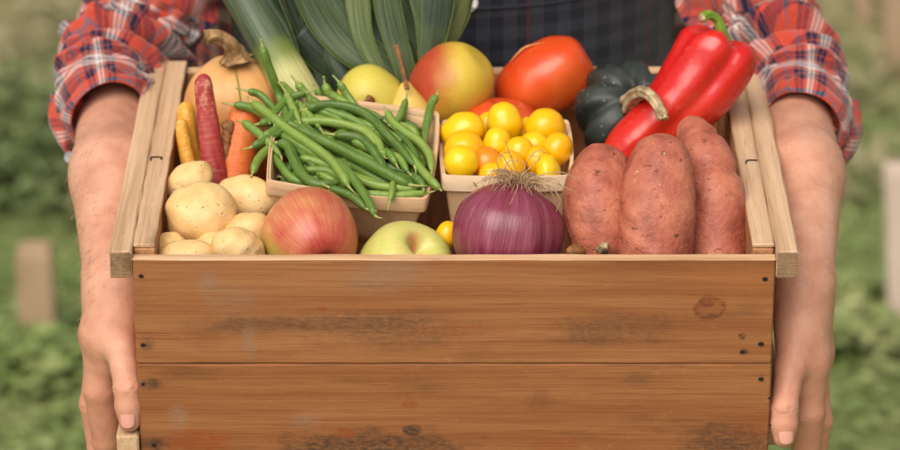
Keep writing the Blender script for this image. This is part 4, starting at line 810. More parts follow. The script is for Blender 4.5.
BE = [([(262.5, 47), (266, 60), (272, 76), (280, 98), (288, 120), (292, 130)], 5.0, 'tallest bean, standing up in front of the tan squash', 9), ([(279, 83), (288, 91), (298, 104), (304, 118), (308, 132)], 4.6, 'bean curving down from the leek stalk beside the tallest bean', 6),
      ([(248, 91), (260, 95), (272, 107), (283, 122), (292, 134)], 4.0, 'thin curved bean reaching over the orange carrot toward the squash', 7), ([(234, 105), (249, 107.5), (264, 115), (285, 128)], 4.6, 'bean reaching farthest left, pointing over the orange carrot', 9),
      ([(252, 103), (268, 114), (288, 130), (312, 146), (331, 161), (343, 176), (348, 186)], 5.4, 'long bean lying on top from the carrot to the middle of the basket rim', 16), ([(243, 122), (254, 130), (266, 140), (281, 156)], 4.8, 'split looking bean on the left edge above the basket corner', 11),
      ([(296, 128), (318, 139), (342, 150), (373, 166), (395, 178), (409, 185)], 6.0, 'thick straight bean crossing the top of the heap to the lower right', 13), ([(278, 143), (288, 147), (294, 160), (304, 177), (320, 185.5), (340, 182)], 5.8, 'S shaped bean resting on the front rim of the basket', 12),
      ([(336, 160), (350, 175), (361, 190), (370, 205), (375, 216)], 5.0, 'bean hanging out over the front of the basket above the apples', 16), ([(307, 109), (328, 105), (352, 108), (372, 119), (388, 136), (402, 150), (415, 166)], 5.2, 'long arching bean over the back of the heap', 12),
      ([(295, 122), (330, 122), (363, 131), (378, 146)], 4.8, 'bean lying flat across the heap under the arching one', 8), ([(335, 135), (357, 138), (371, 148), (379, 160), (386, 170)], 5.2, 'bean bent downward in the middle of the heap', 10),
      ([(297, 83), (303, 91), (315, 105), (324, 114)], 4.6, 'dark bean leaning on the pale leek stalk', 4), ([(325, 84), (329, 93), (343, 101), (358, 110)], 5.0, 'bean with a knobbly stalk end beside the yellow green pear', 5), ([(339, 82), (345, 92), (354, 105), (360, 114)], 4.2, 'pointed dark bean tip in front of the yellow green pear', 5),
      ([(317, 89), (321, 99), (325, 110)], 4.4, 'short upright bean behind the arching bean', 3), ([(387, 112), (393, 123), (405, 133), (418, 141), (429, 155), (432, 172)], 4.8, 'bean curling down the right rim of the basket', 7), ([(406, 100), (402, 112), (396, 124)], 4.0, 'small pointed bean poking up above the back rim', 5),
      ([(437, 96), (431, 105), (427, 122), (424, 145)], 4.6, 'dark bean standing in the right back corner of the basket', 4), ([(400, 145), (418, 166), (430, 180), (440, 189)], 4.8, 'bean ending at the right front corner of the basket', 10), ([(366, 194), (395, 196), (428, 193)], 4.6, 'bean lying along the inside of the front rim', 4),
      ([(253, 172), (258, 160), (268, 150), (284, 144)], 4.6, 'bean drooping outside the left corner of the basket over a potato', 6), ([(272, 155), (280, 165), (291, 178), (304, 184)], 4.6, 'dark bean tucked in the left front corner of the basket', 4), ([(276, 130), (298, 146), (320, 157), (336, 164)], 4.8, 'bean beneath the long top bean at the left', 8),
      ([(352, 126), (366, 131), (378, 142), (384, 157)], 4.8, 'short curved bean at the upper middle of the heap', 8), ([(393, 182), (392, 192), (390, 201)], 4.0, 'bean end pointing down over the front rim with a thin tail', 12), ([(412, 176), (421, 183), (424, 190)], 5.0, 'blunt bean end near the right front corner', 9),
      ([(300, 158), (323, 164), (352, 176), (388, 188)], 4.8, 'bean lying low behind the front rim in the middle', 5), ([(286, 118), (306, 131), (330, 143), (350, 151)], 4.6, 'narrow bean beside the thick straight one', 10), ([(385, 150), (392, 158), (396, 164)], 5.0, 'stubby bean end in the middle right of the heap', 9),
      ([(330, 112), (352, 120), (380, 130), (402, 141)], 4.6, 'bean parallel to and under the long arching bean', 5), ([(305, 170), (330, 172), (356, 186)], 4.6, 'bean crossing beneath the S shaped one', 4), ([(396, 130), (412, 150), (420, 168)], 4.4, 'narrow bean beside the right rim', 5), ([(342, 170), (370, 184), (400, 189), (420, 187)], 4.6, 'straight bean low at the front right', 6)]
for i, (pts, r, lab, lf) in enumerate(BE): bean(pts, r*1.2*k, lab, lift=lf*.0011, seed=i)
for i, pts in enumerate([[(252, 147), (270, 138), (286, 128), (300, 112)], [(259, 124), (276, 121), (298, 128), (318, 142)], [(270, 120), (279, 108), (290, 98), (306, 93)], [(262, 137), (276, 130), (290, 118), (296, 104)], [(286, 92), (291, 104), (300, 122)], [(330, 188), (352, 197), (366, 209)]]):
    bean(pts, 5.5*k, ['bean poking out over the middle of the left basket rim', 'bean crossing the left rim toward the orange carrot', 'bean rising along the foot of the tan squash', 'bean at the left front corner just above the drooping one', 'bean leaning on the back left corner beside the leek shank', 'short bean tip dipping over the front rim beside the hanging one'][i], lift=.013+.001*i, seed=80+i)
for i, pts in enumerate([[(284, 112), (300, 106), (322, 112), (345, 122)], [(276, 138), (290, 124), (312, 112)], [(290, 96), (302, 108), (320, 128)], [(310, 98), (326, 110), (348, 118), (368, 128)], [(270, 128), (286, 138), (300, 152), (318, 172)], [(282, 104), (296, 118), (316, 136), (336, 146)], [(345, 150), (366, 158), (392, 174)], [(352, 140), (376, 152), (398, 158), (408, 172)], [(316, 104), (338, 112), (362, 112), (384, 120)]]):
    bean(pts, 5.5*k, ['bean lying along the back left rim of the basket', 'bean curving over the left rim of the basket', 'dark bean crossing the back left corner of the basket', 'bean under the long arching one at the back', 'bean beside the left edge pointing to the front rim', 'bean slanting from the back left corner into the heap', 'bean under the thick straight one at the right', 'bean ending beside the stubby bean end', 'bean lying level along the back of the heap'][i], lift=(4+i % 4)*.0011, seed=60+i)
rng = np.random.RandomState(12); bi = 0
for i in range(70):
    x = rng.uniform(285, 425); y = rng.uniform(112, 196)
    if x < 300 and y > 180: continue
    a = rng.uniform(.0, .9) if rng.rand() < .85 else rng.uniform(-.9, -.2); Ln = rng.uniform(34, 55); q = [(x-Ln*math.cos(a), y-Ln*math.sin(a)*.8), (x, y+rng.uniform(-6, 6)), (x+Ln*math.cos(a), y+Ln*math.sin(a)*.8)]
    q = [(min(max(p, 283), 418+.04*(200-s_)), min(max(s_, 110+max(0, (p-370))*.12), 178+(p-280)*.085)) for p, s_ in q]
    if abs(q[0][0]-q[2][0])+abs(q[0][1]-q[2][1]) < 30: continue
    P3 = [at(a_, b_, beanY(a_, b_))+gez*(.001-rng.uniform(0, .016)) for a_, b_ in q]
    bean(None, rng.uniform(5.0, 6.2)*k, 'green bean lying deep in the heap, mostly covered by the others', P3=P3, seed=100+i, tails=(rng.rand() < .5, False))
# ---- leeks
def leaf_strip(pts, w, fold, nrm, n=40, m=10, curl=0):
    """folded leaf blade along pts; fold>0 makes a V; returns verts, faces, uv"""
    p = catmull(pts, n); T, N, B = frames(p, nrm); V = []; arc = np.concatenate([[0], np.cumsum(np.linalg.norm(np.diff(p, axis=0), axis=1))]); U = []
    for i in range(n):
        ww = np.interp(i/(n-1), np.linspace(0, 1, len(w)), w)
        for j in range(m):
            u = j/(m-1)*2-1; V.append(p[i]+B[i]*u*ww+N[i]*(-fold*ww*abs(u)-.10*ww*math.exp(-(u/.10)**2)+curl*ww*math.sin(i*.22+u*2.4)*.16)); U.append((u*ww, arc[i]))
    F, UV = grid_faces(n, m, False); uv = [U[a*m+b] for fc in UV for a, b in fc]
    e = [sweep([V[i*m+j] for i in range(0, n, 3)], [.00035]*len(range(0, n, 3)), 6, n) for j in (0, m-1)]
    return (V, F, uv), e
def leek(stalk, sr, leaves, lab, mat_l, mat_s=None, sect=None):
    t = empty('leek', np.array(stalk[0]))
    v, f, uv = sweep(stalk, sr, 48, 60, sect=sect or (lambda th, tt: 1+.02*np.cos(3*th+2*tt)), up=Bv); link_mesh('stalk', v, f, mat_s or M_leek_s, t, uvs=uv)
    for pts, w, fold, nrm, mm in leaves:
        (v, f, uv), ed = leaf_strip(pts, w, fold, nrm, curl=.5); o = link_mesh('leaf', v, f, mm or mat_l, t, uvs=uv, thick=.0012)
        v, f, uv = merge(*ed); link_mesh('leaf_edge', v, f, M_leek_e, o)
    tag(t, lab, 'leek', 'leeks standing at the back of the crate'); return t
k = px2m(1, .27)
def A(px, py, Y): return at(px, py, Y)
# leek 1: pale shank behind the beans, green sheath up to the left
leek([A(312, 122, .235), A(303, 103, .245), A(289, 78, .262), A(271, 46, .285), A(253, 14, .305), A(236, -18, .325), A(220, -60, .35)], [21*k, 21.5*k, 21*k, 20.5*k, 20*k, 21*k, 22*k],
     [([A(298, 52, .275), A(287, 25, .295), A(270, -8, .31), A(255, -40, .33)], [2*k, 9*k, 14*k, 16*k], .6, Bv+.8*Rv, M_leek_l2)],
     'leek with a pale shank and striped green sheath leaning left over the squash', M_leek_l4)
# leek 2: wide dark flat leaves
leek([A(352, 118, .305), A(345, 90, .315), A(333, 50, .34), A(320, 5, .365), A(308, -50, .39)], [15*k, 17*k, 18*k, 18*k, 18*k],
     [([A(347, 98, .292), A(336, 62, .305), A(322, 20, .320), A(308, -30, .335)], [16*k, 22*k, 22*k, 22*k], .45, Bv-.15*Rv, None), ([A(318, 100, .30), A(310, 60, .315), A(300, 15, .33), A(290, -30, .34)], [10*k, 15*k, 17*k, 17*k], .5, Bv-.5*Rv, None)],
     'dark leek with wide flat leaves in the middle of the three', M_leek_l2, M_leek_l2)
# leek 3: fan of overlapping leaves
fan = []
base = (408, 104)
FN = [([(290, -34), (312, 20), (345, 62), (390, 92), (410, 112)], 14, .290, .1, M_leek_l2), ([(340, -34), (352, 10), (380, 50), (410, 84), (418, 108)], 17, .296, .0, M_leek_l2), ([(372, -34), (380, 10), (396, 50), (414, 90), (418, 110)], 18, .300, 0, M_leek_l2), ([(412, -34), (414, 10), (418, 50), (420, 90), (420, 110)], 20, .304, 0, M_leek_l2), ([(306, -34), (324, 8), (349, 42), (384, 68), (414, 96)], 17, .272, .1, M_leek_l), ([(326, -34), (343, 4), (368, 34), (397, 60), (422, 88)], 16, .278, .1, M_leek_l2), ([(300, 30), (334, 62), (368, 80), (400, 94), (416, 112)], 14, .282, .1, M_leek_l2),
      ([(350, -34), (363, -2), (384, 30), (405, 58), (422, 86)], 15, .284, .1, M_leek_l), ([(374, -34), (386, -4), (402, 26), (420, 54), (428, 84)], 14, .288, .0, M_leek_l), ([(398, -34), (407, -4), (420, 24), (432, 52), (430, 84)], 13, .292, 0, M_leek_l2),
      ([(356, -30), (358, 4), (366, 44), (396, 100)], 9, .266, .1, M_leek_l3), ([(384, -30), (388, 6), (396, 40), (408, 80), (412, 104)], 10, .262, .3, M_leek_l), ([(424, -34), (428, 0), (430, 34), (424, 80)], 13, .270, .6, M_leek_l),
      ([(462, -24), (452, 12), (441, 44), (428, 84)], 15, .276, .9, M_leek_l3), ([(440, -30), (438, 6), (434, 40), (424, 84)], 12, .262, .5, M_leek_l2)]
for pts, w, Y, sd, mm in FN: fan.append(([A(x, y, Y+.016+.0005*(100-y)*.6) for x, y in pts][::-1], [w*k*.35, w*k*1.05, w*k*1.35, w*k*1.3], .16, Bv+.5*sd*Rv, mm))
leek([A(412, 130, .325), A(411, 95, .34), A(408, 50, .365), A(404, 0, .39), A(398, -50, .41)], [13*k, 14*k, 15*k, 16*k, 16*k], fan, 'leek with a broad fan of overlapping green leaves behind the pears', M_leek_l, M_leek_l2)
# ================================================================== PERSON
person = tag(empty('person', W(0, .52, -H)), 'person in a red plaid shirt and dark checked vest holding the crate', 'person')
def hand_sdf(fore, palm, fingers, thumb):
    def fn(p):
        d = None
        for a, b, ra, rb in fore+palm:
            q = rcone(p, a, b, ra, rb); d = q if d is None else smin(d, q, .014)
        g = None
        for ch in fingers:
            c = None
            for (a, ra), (b, rb) in zip(ch[:-1], ch[1:]):
                q = rcone(p, a, b, ra, rb); c = q if c is None else smin(c, q, .0025)
            g = c if g is None else smin(g, c, .0040)
        d = smin(d, g, .012); c = None
        for (a, ra), (b, rb) in zip(thumb[:-1], thumb[1:]):
            q = rcone(p, a, b, ra, rb); c = q if c is None else smin(c, q, .003)
        return smin(d, c, .009)
    return fn
def make_arm(side):
    m = -1 if side == 'l' else 1
    if side == 'l':
        X = lambda x: x
        wr = at(114, 288, .090); el = W(-.298, .385, -.020); mid = W(-.2845, .22, -.028)
        I = [at(102, 334, .056), at(100.5, 390, .050), at(106, 441, .054), at(126, 468, .066)]; IR = (.0150, .0140, .0138, .0112, .0085)
        M_ = [at(102, 334, .082), at(93, 404, .072), at(99, 448, .070), at(120, 470, .086)]
        Rg = [at(102, 326, .100), at(93, 406, .086), at(98, 450, .093), at(120, 470, .104)]
        Lt = [at(107, 322, .118), at(97, 402, .108), at(102, 440, .114), at(120, 458, .124)]
        T_ = [at(117, 310, .070), at(121, 350, .034), at(127.5, 388, .012), at(129.5, 421, .0035)]
    else:
        wr = at(803, 288, .092); el = W(.298, .385, -.020); mid = W(.290, .22, -.028)
        I = [at(807, 360, .058), at(808, 412, .050), at(805, 458, .054), at(788, 476, .066)]; IR = (.0155, .0142, .0138, .0112, .0085)
        M_ = [at(812, 352, .080), at(819, 420, .070), at(814, 462, .074), at(796, 474, .086)]
        Rg = [at(808, 345, .100), at(817, 424, .092), at(814, 458, .095), at(796, 475, .104)]
        Lt = [at(805, 330, .120), at(815, 415, .112), at(814, 450, .117), at(796, 468, .124)]
        T_ = [at(799, 326, .066), at(790, 368, .036), at(784, 408, .010), at(784, 437, .0015)]
    o = V3(0, 0, 1)
    fore = [(el, mid, .0295, .0345), (mid, wr+V3(0, .012, .004), .032, .0200), (mid+V3(0, -.012, -.012), wr+V3(-m*.003, -.004, -.006), .026, .0205), (mid+V3(m*.006, .012, .006), wr+V3(m*.003, .014, .010), .026, .019)]
    palm = [(I[0]+(wr-I[0])*.75+Bv*.006, I[0]+Bv*.002, .0125, .0122), (M_[0]+(wr-M_[0])*.75+V3(m*.004, 0, 0), M_[0]+V3(m*.003, 0, 0), .013, .0122), (wr, I[0], .0205, .0125), (wr+V3(0, .01, 0), M_[0], .0205, .0128), (wr+V3(0, .016, 0), Rg[0], .019, .0122), (wr+V3(0, .02, 0), Lt[0], .017, .0112), (wr+V3(-m*.002, -.008, -.004), T_[0]+V3(0, 0, -.004), .018, .0155), (T_[0], (T_[1]+I[0])/2, .015, .0115), (I[0], (T_[1]*.6+I[1]*.4)+V3(0, .006, 0), .012, .007)]
    fg = [[(I[0], IR[0]), ((I[0]+I[1])/2, IR[1]), (I[1], IR[2]), (I[2], IR[3]), (I[3], IR[4])], [(M_[0], .0130), ((M_[0]+M_[1])/2, .0110), (M_[1], .0110), (M_[2], .0096), (M_[3], .0076)], [(Rg[0], .0112), ((Rg[0]+Rg[1])/2, .0094), (Rg[1], .0098), (Rg[2], .0084), (Rg[3], .007)], [(Lt[0], .010), (Lt[1], .0088), (Lt[2], .0076), (Lt[3], .0064)]]
    th = [(T_[0], .0155), (T_[1], .0122), ((T_[1]+T_[2])/2, .0106), (T_[2], .0110), ((T_[2]*.45+T_[3]*.55), .0108), (T_[3], .0088)]
    fn0 = hand_sdf(fore, palm, fg, th)
    cr = [(T_[2], (T_[3]-T_[2]), .008), (T_[1], (T_[2]-T_[0]), .006), (I[1], I[2]-I[0], .007), (M_[1], M_[2]-M_[0], .007)]
    def fn(p):
        d = fn0(p)
        for c, ax, wd in cr:    # skin creases over the joints
            ax = ax/np.linalg.norm(ax); s_ = (p-c)@ax; rr = np.linalg.norm(p-c, axis=-1); s_ = s_+.0006*np.sin((p@V3(.5, .3, .8))*900); d = d+.0009*np.cos(s_*2*PI/.0026)*np.exp(-(s_/wd*1.3)**2)*np.exp(-(rr/.016)**4)
        return d
    allp = np.array([q for ch in (I, M_, Rg, Lt, T_) for q in ch]+[el, wr]); P, F = sdf_mesh(fn, allp.min(0)-.045, allp.max(0)+.045, .0015, 2)
    # thumbnail
    ax = T_[3]-T_[2]; ax /= np.linalg.norm(ax); nn = Bv*.97+Rv*m*.1+Uv*.12; nn -= ax*nn.dot(ax); nn /= np.linalg.norm(nn); bb = np.cross(ax, nn); ctr = T_[2]*.12+T_[3]*.88; V = []; Rn = .0100; uvn = []
    for i in range(15):
        v_ = i/14*2-1
        for j in range(15):
            u = j/14*2-1; hw = .0068*(1-.16*abs(v_)**3)*(1-.28*max(0, -v_)**4); a = u*hw/Rn; r = Rn+.00045*(1-abs(u)**6)*(1-max(0, -v_)**6) - .0006*max(0, v_)**2
            V.append(ctr+ax*(v_*.0078*math.sqrt(max(0, 1-.22*u*u)) if v_ < 0 else v_*.0078*(1-.22*u*u))+nn*(math.cos(a)*r)+bb*(math.sin(a)*r))
    Fn, _ = grid_faces(15, 15, False)
    return P, F, V, Fn, (wr, el, mid, fn0)
armL = make_arm('l'); armR = make_arm('r')
# arms, torso, neck, head and legs as one figure (the hidden parts are coarser)
def body_fn(p):
    d = ellip(p, W(0, .545, .10), (.165, .105, .20)); d = smin(d, ellip(p, W(0, .55, .28), (.19, .10, .14)), .05); d = smin(d, ellip(p, W(0, .545, -.08), (.165, .11, .14)), .05)
    d = smin(d, rcone(p, W(0, .55, .36), W(0, .535, .50), .062, .056), .03)
    d = smin(d, ellip(p, W(0, .515, .60), (.075, .095, .118)), .02); d = smin(d, rcone(p, W(0, .43, .605), W(0, .408, .575), .008, .014), .012)
    for s_ in (-1, 1):
        q = [W(s_*.165, .55, .33), W(s_*.225, .53, .17), W(s_*.262, .487, .02), W(s_*.284, .452, -.014), W(s_*.298, .39, -.020)]
        for a, b, ra, rb in zip(q[:-1], q[1:], (.050, .040, .033, .030), (.040, .033, .030, .028)): d = smin(d, rcone(p, a, b, ra, rb), .015)
        d = smin(d, rcone(p, W(s_*.09, .55, -.12), W(s_*.10, .54, -.56), .085, .058), .03); d = smin(d, rcone(p, W(s_*.10, .54, -.56), W(s_*.11, .57, -.98), .056, .04), .02); d = smin(d, rcone(p, W(s_*.11, .57, -.99), W(s_*.12, .44, -1.015), .038, .03), .02)
        d = smin(d, ellip(p, W(s_*.078, .53, .60), (.012, .02, .03)), .006)
    return d
Pb, Fb = sdf_mesh(body_fn, W(-.40, .36, -1.06), W(.40, .72, .76), .012, 1)
n1 = len(Pb); n2 = n1+len(armL[0]); V = np.vstack([Pb, armL[0], armR[0]]); F = np.vstack([Fb, armL[1]+n1, armR[1]+n2])
body = link_mesh('body', V, F, M_skin, person)
for a in (armL, armR):
    link_mesh('thumbnail', a[2], a[3], M_nail2, body, thick=.0005)
# fine arm hair
def arm_hair():
    rng = np.random.RandomState(9); V = []; F = []
    for a, m in ((armL, -1), (armR, 1)):
        P, Fq = a[0], a[1]; c = P[Fq].mean(axis=1); nr = np.cross(P[Fq[:, 2]]-P[Fq[:, 0]], P[Fq[:, 3]]-P[Fq[:, 1]]); nr /= np.linalg.norm(nr, axis=1)[:, None]+1e-9
        ok = np.where((c[:, 2] > H-.085) & (c[:, 1] > .06) & (c[:, 1] < .30))[0]; wr, el = a[4][0], a[4][1]; dr = wr-el; dr /= np.linalg.norm(dr)
        for i in rng.choice(ok, 520):
            n_ = nr[i]; d = dr*.8+n_*.45+rng.normal(size=3)*.25+V3(m*.2, 0, -.3); d /= np.linalg.norm(d); L_ = rng.uniform(.004, .009); s_ = np.cross(d, Bv); s_ /= np.linalg.norm(s_)+1e-9; k0 = len(V); p = c[i]
            V += [p-s_*.00006, p+s_*.00006, p+d*L_*.6+n_*.0003, p+d*L_]; F.append((k0, k0+1, k0+2)); F.append((k0, k0+2, k0+3))
    link_mesh('arm_hair', V, F, M_armhair, body, smooth=False)
arm_hair()
def face_bits():
    t = person
    P, F = sdf_mesh(lambda p: np.maximum(ellip(p, W(0, .53, .625), (.086, .102, .112)), -(p[..., 2]-(H+.62)+(p[..., 1]-.45)*.9)*1.0), W(-.12, .38, .42), W(.12, .68, .78), .008, 1); link_mesh('hair', P, F, M_hair, t)
    for s_ in (-1, 1):
        v, f, uv = lathe(sph(.011, .011), W(s_*.031, .436, .61), (0, -1, 0), 0, 16, 12); link_mesh('eye', v, f, M_button, t)
    v, f, uv = sweep([W(-.022, .431, .545), W(0, .422, .543), W(.022, .431, .545)], [.002, .0055, .002], 10, 12); link_mesh('mouth', v, f, M_nail2, t)
face_bits()
# shirt: torso and sleeves
shirt = None
def torso_shell(a, b, cy, z0, z1, th0, th1, name, mat, parent, ns=90, nr=40, fold=.003, uvs=True, x0=0):
    V = []; U = []
    for i in range(nr):
        z = z0+(z1-z0)*i/(nr-1)
        for j in range(ns):
            th = th0+(th1-th0)*j/(ns-1); q = 1+fold*20*(math.sin(7*th+z*14)+.6*math.sin(13*th-z*22+1))*.05
            sh = 1-.25*max(0, (z-.25)/.12)**2 if z > .25 else 1
            V.append(W(x0+a*q*sh*math.sin(th), cy-b*q*sh*math.cos(th), z)); U.append((th*.16, z))
    F, UV = grid_faces(nr, ns, False); uv = [U[p*ns+q] for fc in UV for p, q in fc]; F = [f for f in F]
    return link_mesh(name, V, F, mat, parent, uvs=uv, thick=.0015)
shirt = torso_shell(.245, .130, .622, -.20, .40, -PI, PI, 'shirt', M_plaid, person)
def vnoise(x, y, seed=0):
    rng = np.random.RandomState(seed); r = 0
    for k in range(6): a, b, c = rng.normal()*1.0, rng.normal()*1.0, rng.uniform(0, 6.3); r = r+np.sin(x*a*(1+k*.5)+y*b*(1+k*.5)+c)/(1+k*.4)
    return r/2
def fold_field(th, s, ridges):
    d = np.zeros_like(th)
    for th0, s0, ang, ln, wd, am in ridges:   # crease lines on the (angle, length) sheet, metres
        x = np.angle(np.exp(1j*(th-th0)))*.05; y = s-s0; c, sn = math.cos(ang), math.sin(ang); u = x*c+y*sn; v = -x*sn+y*c+.25*u*u/ln
        d += 1.5*am*np.exp(-(v/wd)**2)*np.exp(-(u/ln)**4)
    return d
def sleeve(m):
    # path from shoulder to the bottom of the sleeve; radius of the loose fabric
    if m < 0: pts = [W(-.18, .55, .30), W(-.225, .53, .17), at(164, -22, .485), at(152, 10, .475), at(131, 46, .45), at(107, 84, .372), at(104, 96, .345)]
    else: pts = [W(.18, .55, .30), W(.225, .53, .17), at(738, -22, .485), at(746, 10, .475), at(764, 46, .45), at(797, 84, .372), at(803, 96, .345)]
    nr, ns = 220, 200; path = catmull(pts, nr); arc = np.concatenate([[0], np.cumsum(np.linalg.norm(np.diff(path, axis=0), axis=1))]); Lt = arc[-1]
    rad = np.interp(arc/Lt, [0, .3, .6, .72, .80, .88, .95, 1], [.058, .056, .054, .052, .050, .046, .041, .038]); T, N, B = frames(path, up=Bv)
    th = np.linspace(0, 2*PI, ns, endpoint=False); HH, SS = np.meshgrid(th, arc, indexing='ij'); HH = HH.T; SS = SS.T; rng = np.random.RandomState(20+m)
    D = .0024*vnoise(HH*2, SS*40, 3+m)+.0010*vnoise(HH*5, SS*110, 5+m)
    R_ = []
    for q in range(26): R_.append((rng.uniform(-1.6, 1.6), Lt-rng.uniform(.0, .20), rng.uniform(-.7, .7)+(.5 if m < 0 else -.5), rng.uniform(.02, .05), rng.uniform(.003, .006), rng.choice([-1, 1])*rng.uniform(.003, .0075)))
    # the main gathers: one deep fold line where the sleeve bends above the elbow
    R_ += [(.0*m, Lt-.050, -.35*m, .10, .0050, -.012), (.0, Lt-.062, -.35*m, .10, .007, .008), (.0, Lt-.034, -.30*m, .09, .008, .006), (.5*m, Lt-.092, -.65*m, .06, .005, -.006), (.4*m, Lt-.102, -.65*m, .06, .006, .005)]
    D += fold_field(HH, SS, R_); R = rad[:, None]+D
    V = path[:, None]+(np.cos(HH)*R)[..., None]*N[:, None]+(np.sin(HH)*R)[..., None]*B[:, None]; F, UV = grid_faces(nr, ns); uv = [(b/ns*2*PI*.052, arc[a]) for fc in UV for a, b in fc]
    o = link_mesh('sleeve', V.reshape(-1, 3), F, M_plaid, shirt, uvs=uv)
    # rolled cuff: thick roll over the forearm
    if m < 0: cp = [at(102, 68, .372), at(103, 84, .352), at(106, 104, .325), at(109, 120, .300)]; 
    else: cp = [at(803, 68, .372), at(804, 88, .352), at(804, 110, .325), at(803, 128, .300)]
    P0 = catmull(cp, 60); T, N, B = frames(P0, up=Bv)
    # profile along the roll (t along axis, radius) : outside out to the lip, then back inside
    prof = [(.0, .034), (.06, .038), (.16, .0415), (.30, .0405), (.40, .0385), (.46, .0405), (.56, .0425), (.70, .0420), (.84, .0410), (.94, .0395), (.99, .0375), (1.0, .0360), (.97, .0348), (.88, .0345), (.7, .0342), (.4, .034)]
    pr = catmull([[a, b, 0] for a, b in prof], 150); ps = np.concatenate([[0], np.cumsum(np.hypot(np.diff(pr[:, 0])*.06, np.diff(pr[:, 1])))])
    th = np.linspace(0, 2*PI, ns, endpoint=False); V = []
    R2 = [(rng.uniform(-2, 2), rng.uniform(.01, .07), rng.uniform(-.5, .5), rng.uniform(.015, .04), rng.uniform(.0025, .005), rng.choice([-1, 1])*rng.uniform(.0012, .0032)) for q in range(26)]
    for i in range(150):
        tt = np.clip(pr[i, 0], 0, 1)*59; i0 = int(min(tt, 58)); fr_ = tt-i0; c = P0[i0]*(1-fr_)+P0[i0+1]*fr_; d = fold_field(th, np.full(ns, ps[i]), R2)+.0015*vnoise(th*2, np.full(ns, ps[i]*60), 8+m); k2 = np.clip((pr[i, 1]-.0345)/.006, 0, 1)
        r = pr[i, 1]*1.0+d*k2
        # the underside of the roll hangs lower on the outside
        tl = T[i0]*(.008*np.cos(th-(1.9 if m < 0 else -1.9)))[:, None]*np.clip(pr[i, 0], 0, 1)
        V.append(c+np.outer(np.cos(th)*r*.98, N[i0])+np.outer(np.sin(th)*r*.93, B[i0])+tl)
    F, UV = grid_faces(150, ns); uv = [(b/ns*2*PI*.052+.021, ps[a]*1.0+.013) for fc in UV for a, b in fc]; link_mesh('cuff', np.vstack(V), F, M_plaid, shirt, uvs=uv)
    # loose corner of the cuff hanging at the outside of the elbow
    q = [at(66, 96, .318), at(62, 115, .312), at(63, 135, .306), at(69, 160, .300)] if m < 0 else [at(843, 104, .318), at(849, 124, .312), at(850, 144, .306), at(842, 172, .300)]
    P1 = catmull(q, 30); T, N, B = frames(P1, up=Bv); V = []; U = []
    for i in range(30):
        w = np.interp(i/29, [0, .5, .8, 1], [.016, .013, .008, .0015])
        for j in range(16):
            u = j/15*2-1; V.append(P1[i]+B[i]*u*w+N[i]*(.006*math.cos(u*2.2)+.0025*math.sin(u*5+i*.25)-abs(u)*.006)-V3(m*.001, 0, 0)); U.append((u*w+.05, i*.0025))
    F, UV = grid_faces(30, 16, False); uv = [U[a*16+b] for fc in UV for a, b in fc]; return link_mesh('cuff_flap', V, F, M_plaid, shirt, uvs=uv, thick=.0022)
fl1 = sleeve(-1); fl2 = sleeve(1)
c = at(69.5, 157, .290); v, f, uv = lathe([(0, -.001), (.0042, -.0009), (.005, 0), (.0046, .0009), (.0036, .0006), (0, .0006)], c, Bv-.4*Rv, 0, 24, 20); link_mesh('cuff_button', v, f, m_plain('grey_button', rgb(120, 120, 128), rgb(160, 158, 164), 60, .4), shirt)
vest = torso_shell(.206, .165, .575, -.20, .34, -1.42, 1.40, 'vest', M_vest, person, 90, 50, .0015)
# waist seam and button of the vest
sp = []
for j in range(50):
    th = -1.3+2.6*j/49; sp.append(W(.2072*math.sin(th), .575-.1668*math.cos(th), .048))
v, f, uv = sweep(sp, [.0009]*50, 6, 120); link_mesh('seam', v, f, M_thread, vest)
c = at(469, 3, .4105); ax_ = Bv+.2*Rv
v, f, uv = lathe([(0, -.0012), (.006, -.0012), (.0078, -.0002), (.0076, .0012), (.0062, .0016), (.0052, .0010), (0, .0010)], c, V3(.02, -1, .15), 0, 36, 30); bt = link_mesh('button', v, f, M_button, vest)
for dx, dz in ((-.0014, -.0014), (.0014, -.0014), (-.0014, .0014), (.0014, .0014)):
    v, f, uv = lathe([(0, 0), (.0006, 0), (.0006, .0002), (0, .0002)], c+V3(dx, -.0012, dz), (0, -1, 0), 0, 10, 8); link_mesh('button_hole', v, f, M_hole, bt)
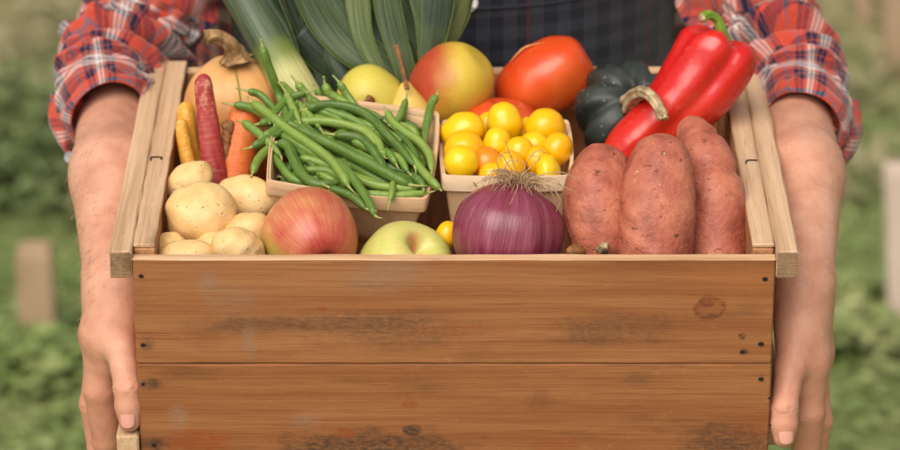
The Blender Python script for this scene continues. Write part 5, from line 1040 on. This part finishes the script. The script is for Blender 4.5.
# trousers and boots
for s_ in (-1, 1):
    v, f, uv = sweep([W(s_*.075, .55, -.10), W(s_*.095, .55, -.30), W(s_*.10, .54, -.56), W(s_*.11, .57, -.96)], [.108, .098, .074, .066], 40, 60, sect=lambda th, tt: 1+.02*np.sin(3*th+30*tt), caps=False); link_mesh('trouser_leg', v, f, M_jean, person)
    v, f, uv = sweep([W(s_*.112, .62, -1.005), W(s_*.114, .57, -.985), W(s_*.118, .48, -1.0), W(s_*.122, .40, -1.015)], lambda x: np.interp(x, [0, .1, .4, .75, .95, 1], [.02, .044, .05, .044, .036, .02]), 28, 40, ellipse=(1, 1)); v = [(a, b, max(c_, .004)) for a, b, c_ in v]; link_mesh('boot', v, f, M_boot, person)
# ================================================================== LIGHT
w = bpy.data.worlds.new('World'); sc.world = w; w.use_nodes = True; nt = w.node_tree; nt.nodes.clear()
sky = nt.nodes.new('ShaderNodeTexSky'); sky.sky_type = 'NISHITA'; sky.sun_disc = False; EL, AZ = math.radians(52), math.radians(205)
sky.sun_elevation = EL; sky.sun_rotation = AZ; sky.dust_density = 3; sky.air_density = 1.0
hs = nt.nodes.new('ShaderNodeHueSaturation'); hs.inputs['Saturation'].default_value = .35; mx = nt.nodes.new('ShaderNodeMix'); mx.data_type = 'RGBA'; mx.blend_type = 'MULTIPLY'; mx.inputs[0].default_value = 1; mx.inputs[7].default_value = (1.04, 1.0, .92, 1)
bg = nt.nodes.new('ShaderNodeBackground'); bg.inputs[1].default_value = .125; wo = nt.nodes.new('ShaderNodeOutputWorld')
nt.links.new(sky.outputs[0], hs.inputs['Color']); nt.links.new(hs.outputs[0], mx.inputs[6]); nt.links.new(mx.outputs[2], bg.inputs[0]); nt.links.new(bg.outputs[0], wo.inputs[0])
sd = bpy.data.lights.new('sun', 'SUN'); sd.energy = 2.9; sd.angle = math.radians(55); sd.color = (1, .95, .87); so = bpy.data.objects.new('sun', sd); C.objects.link(so)
dirv = Vector((math.sin(AZ)*math.cos(EL), math.cos(AZ)*math.cos(EL), math.sin(EL))); so.rotation_euler = dirv.to_track_quat('Z', 'Y').to_euler()
sc.view_settings.view_transform = 'Standard'; sc.view_settings.look = 'None'; sc.view_settings.exposure = 0
sc.render.engine = 'CYCLES'; sc.cycles.use_denoising = True; sc.cycles.max_bounces = 6
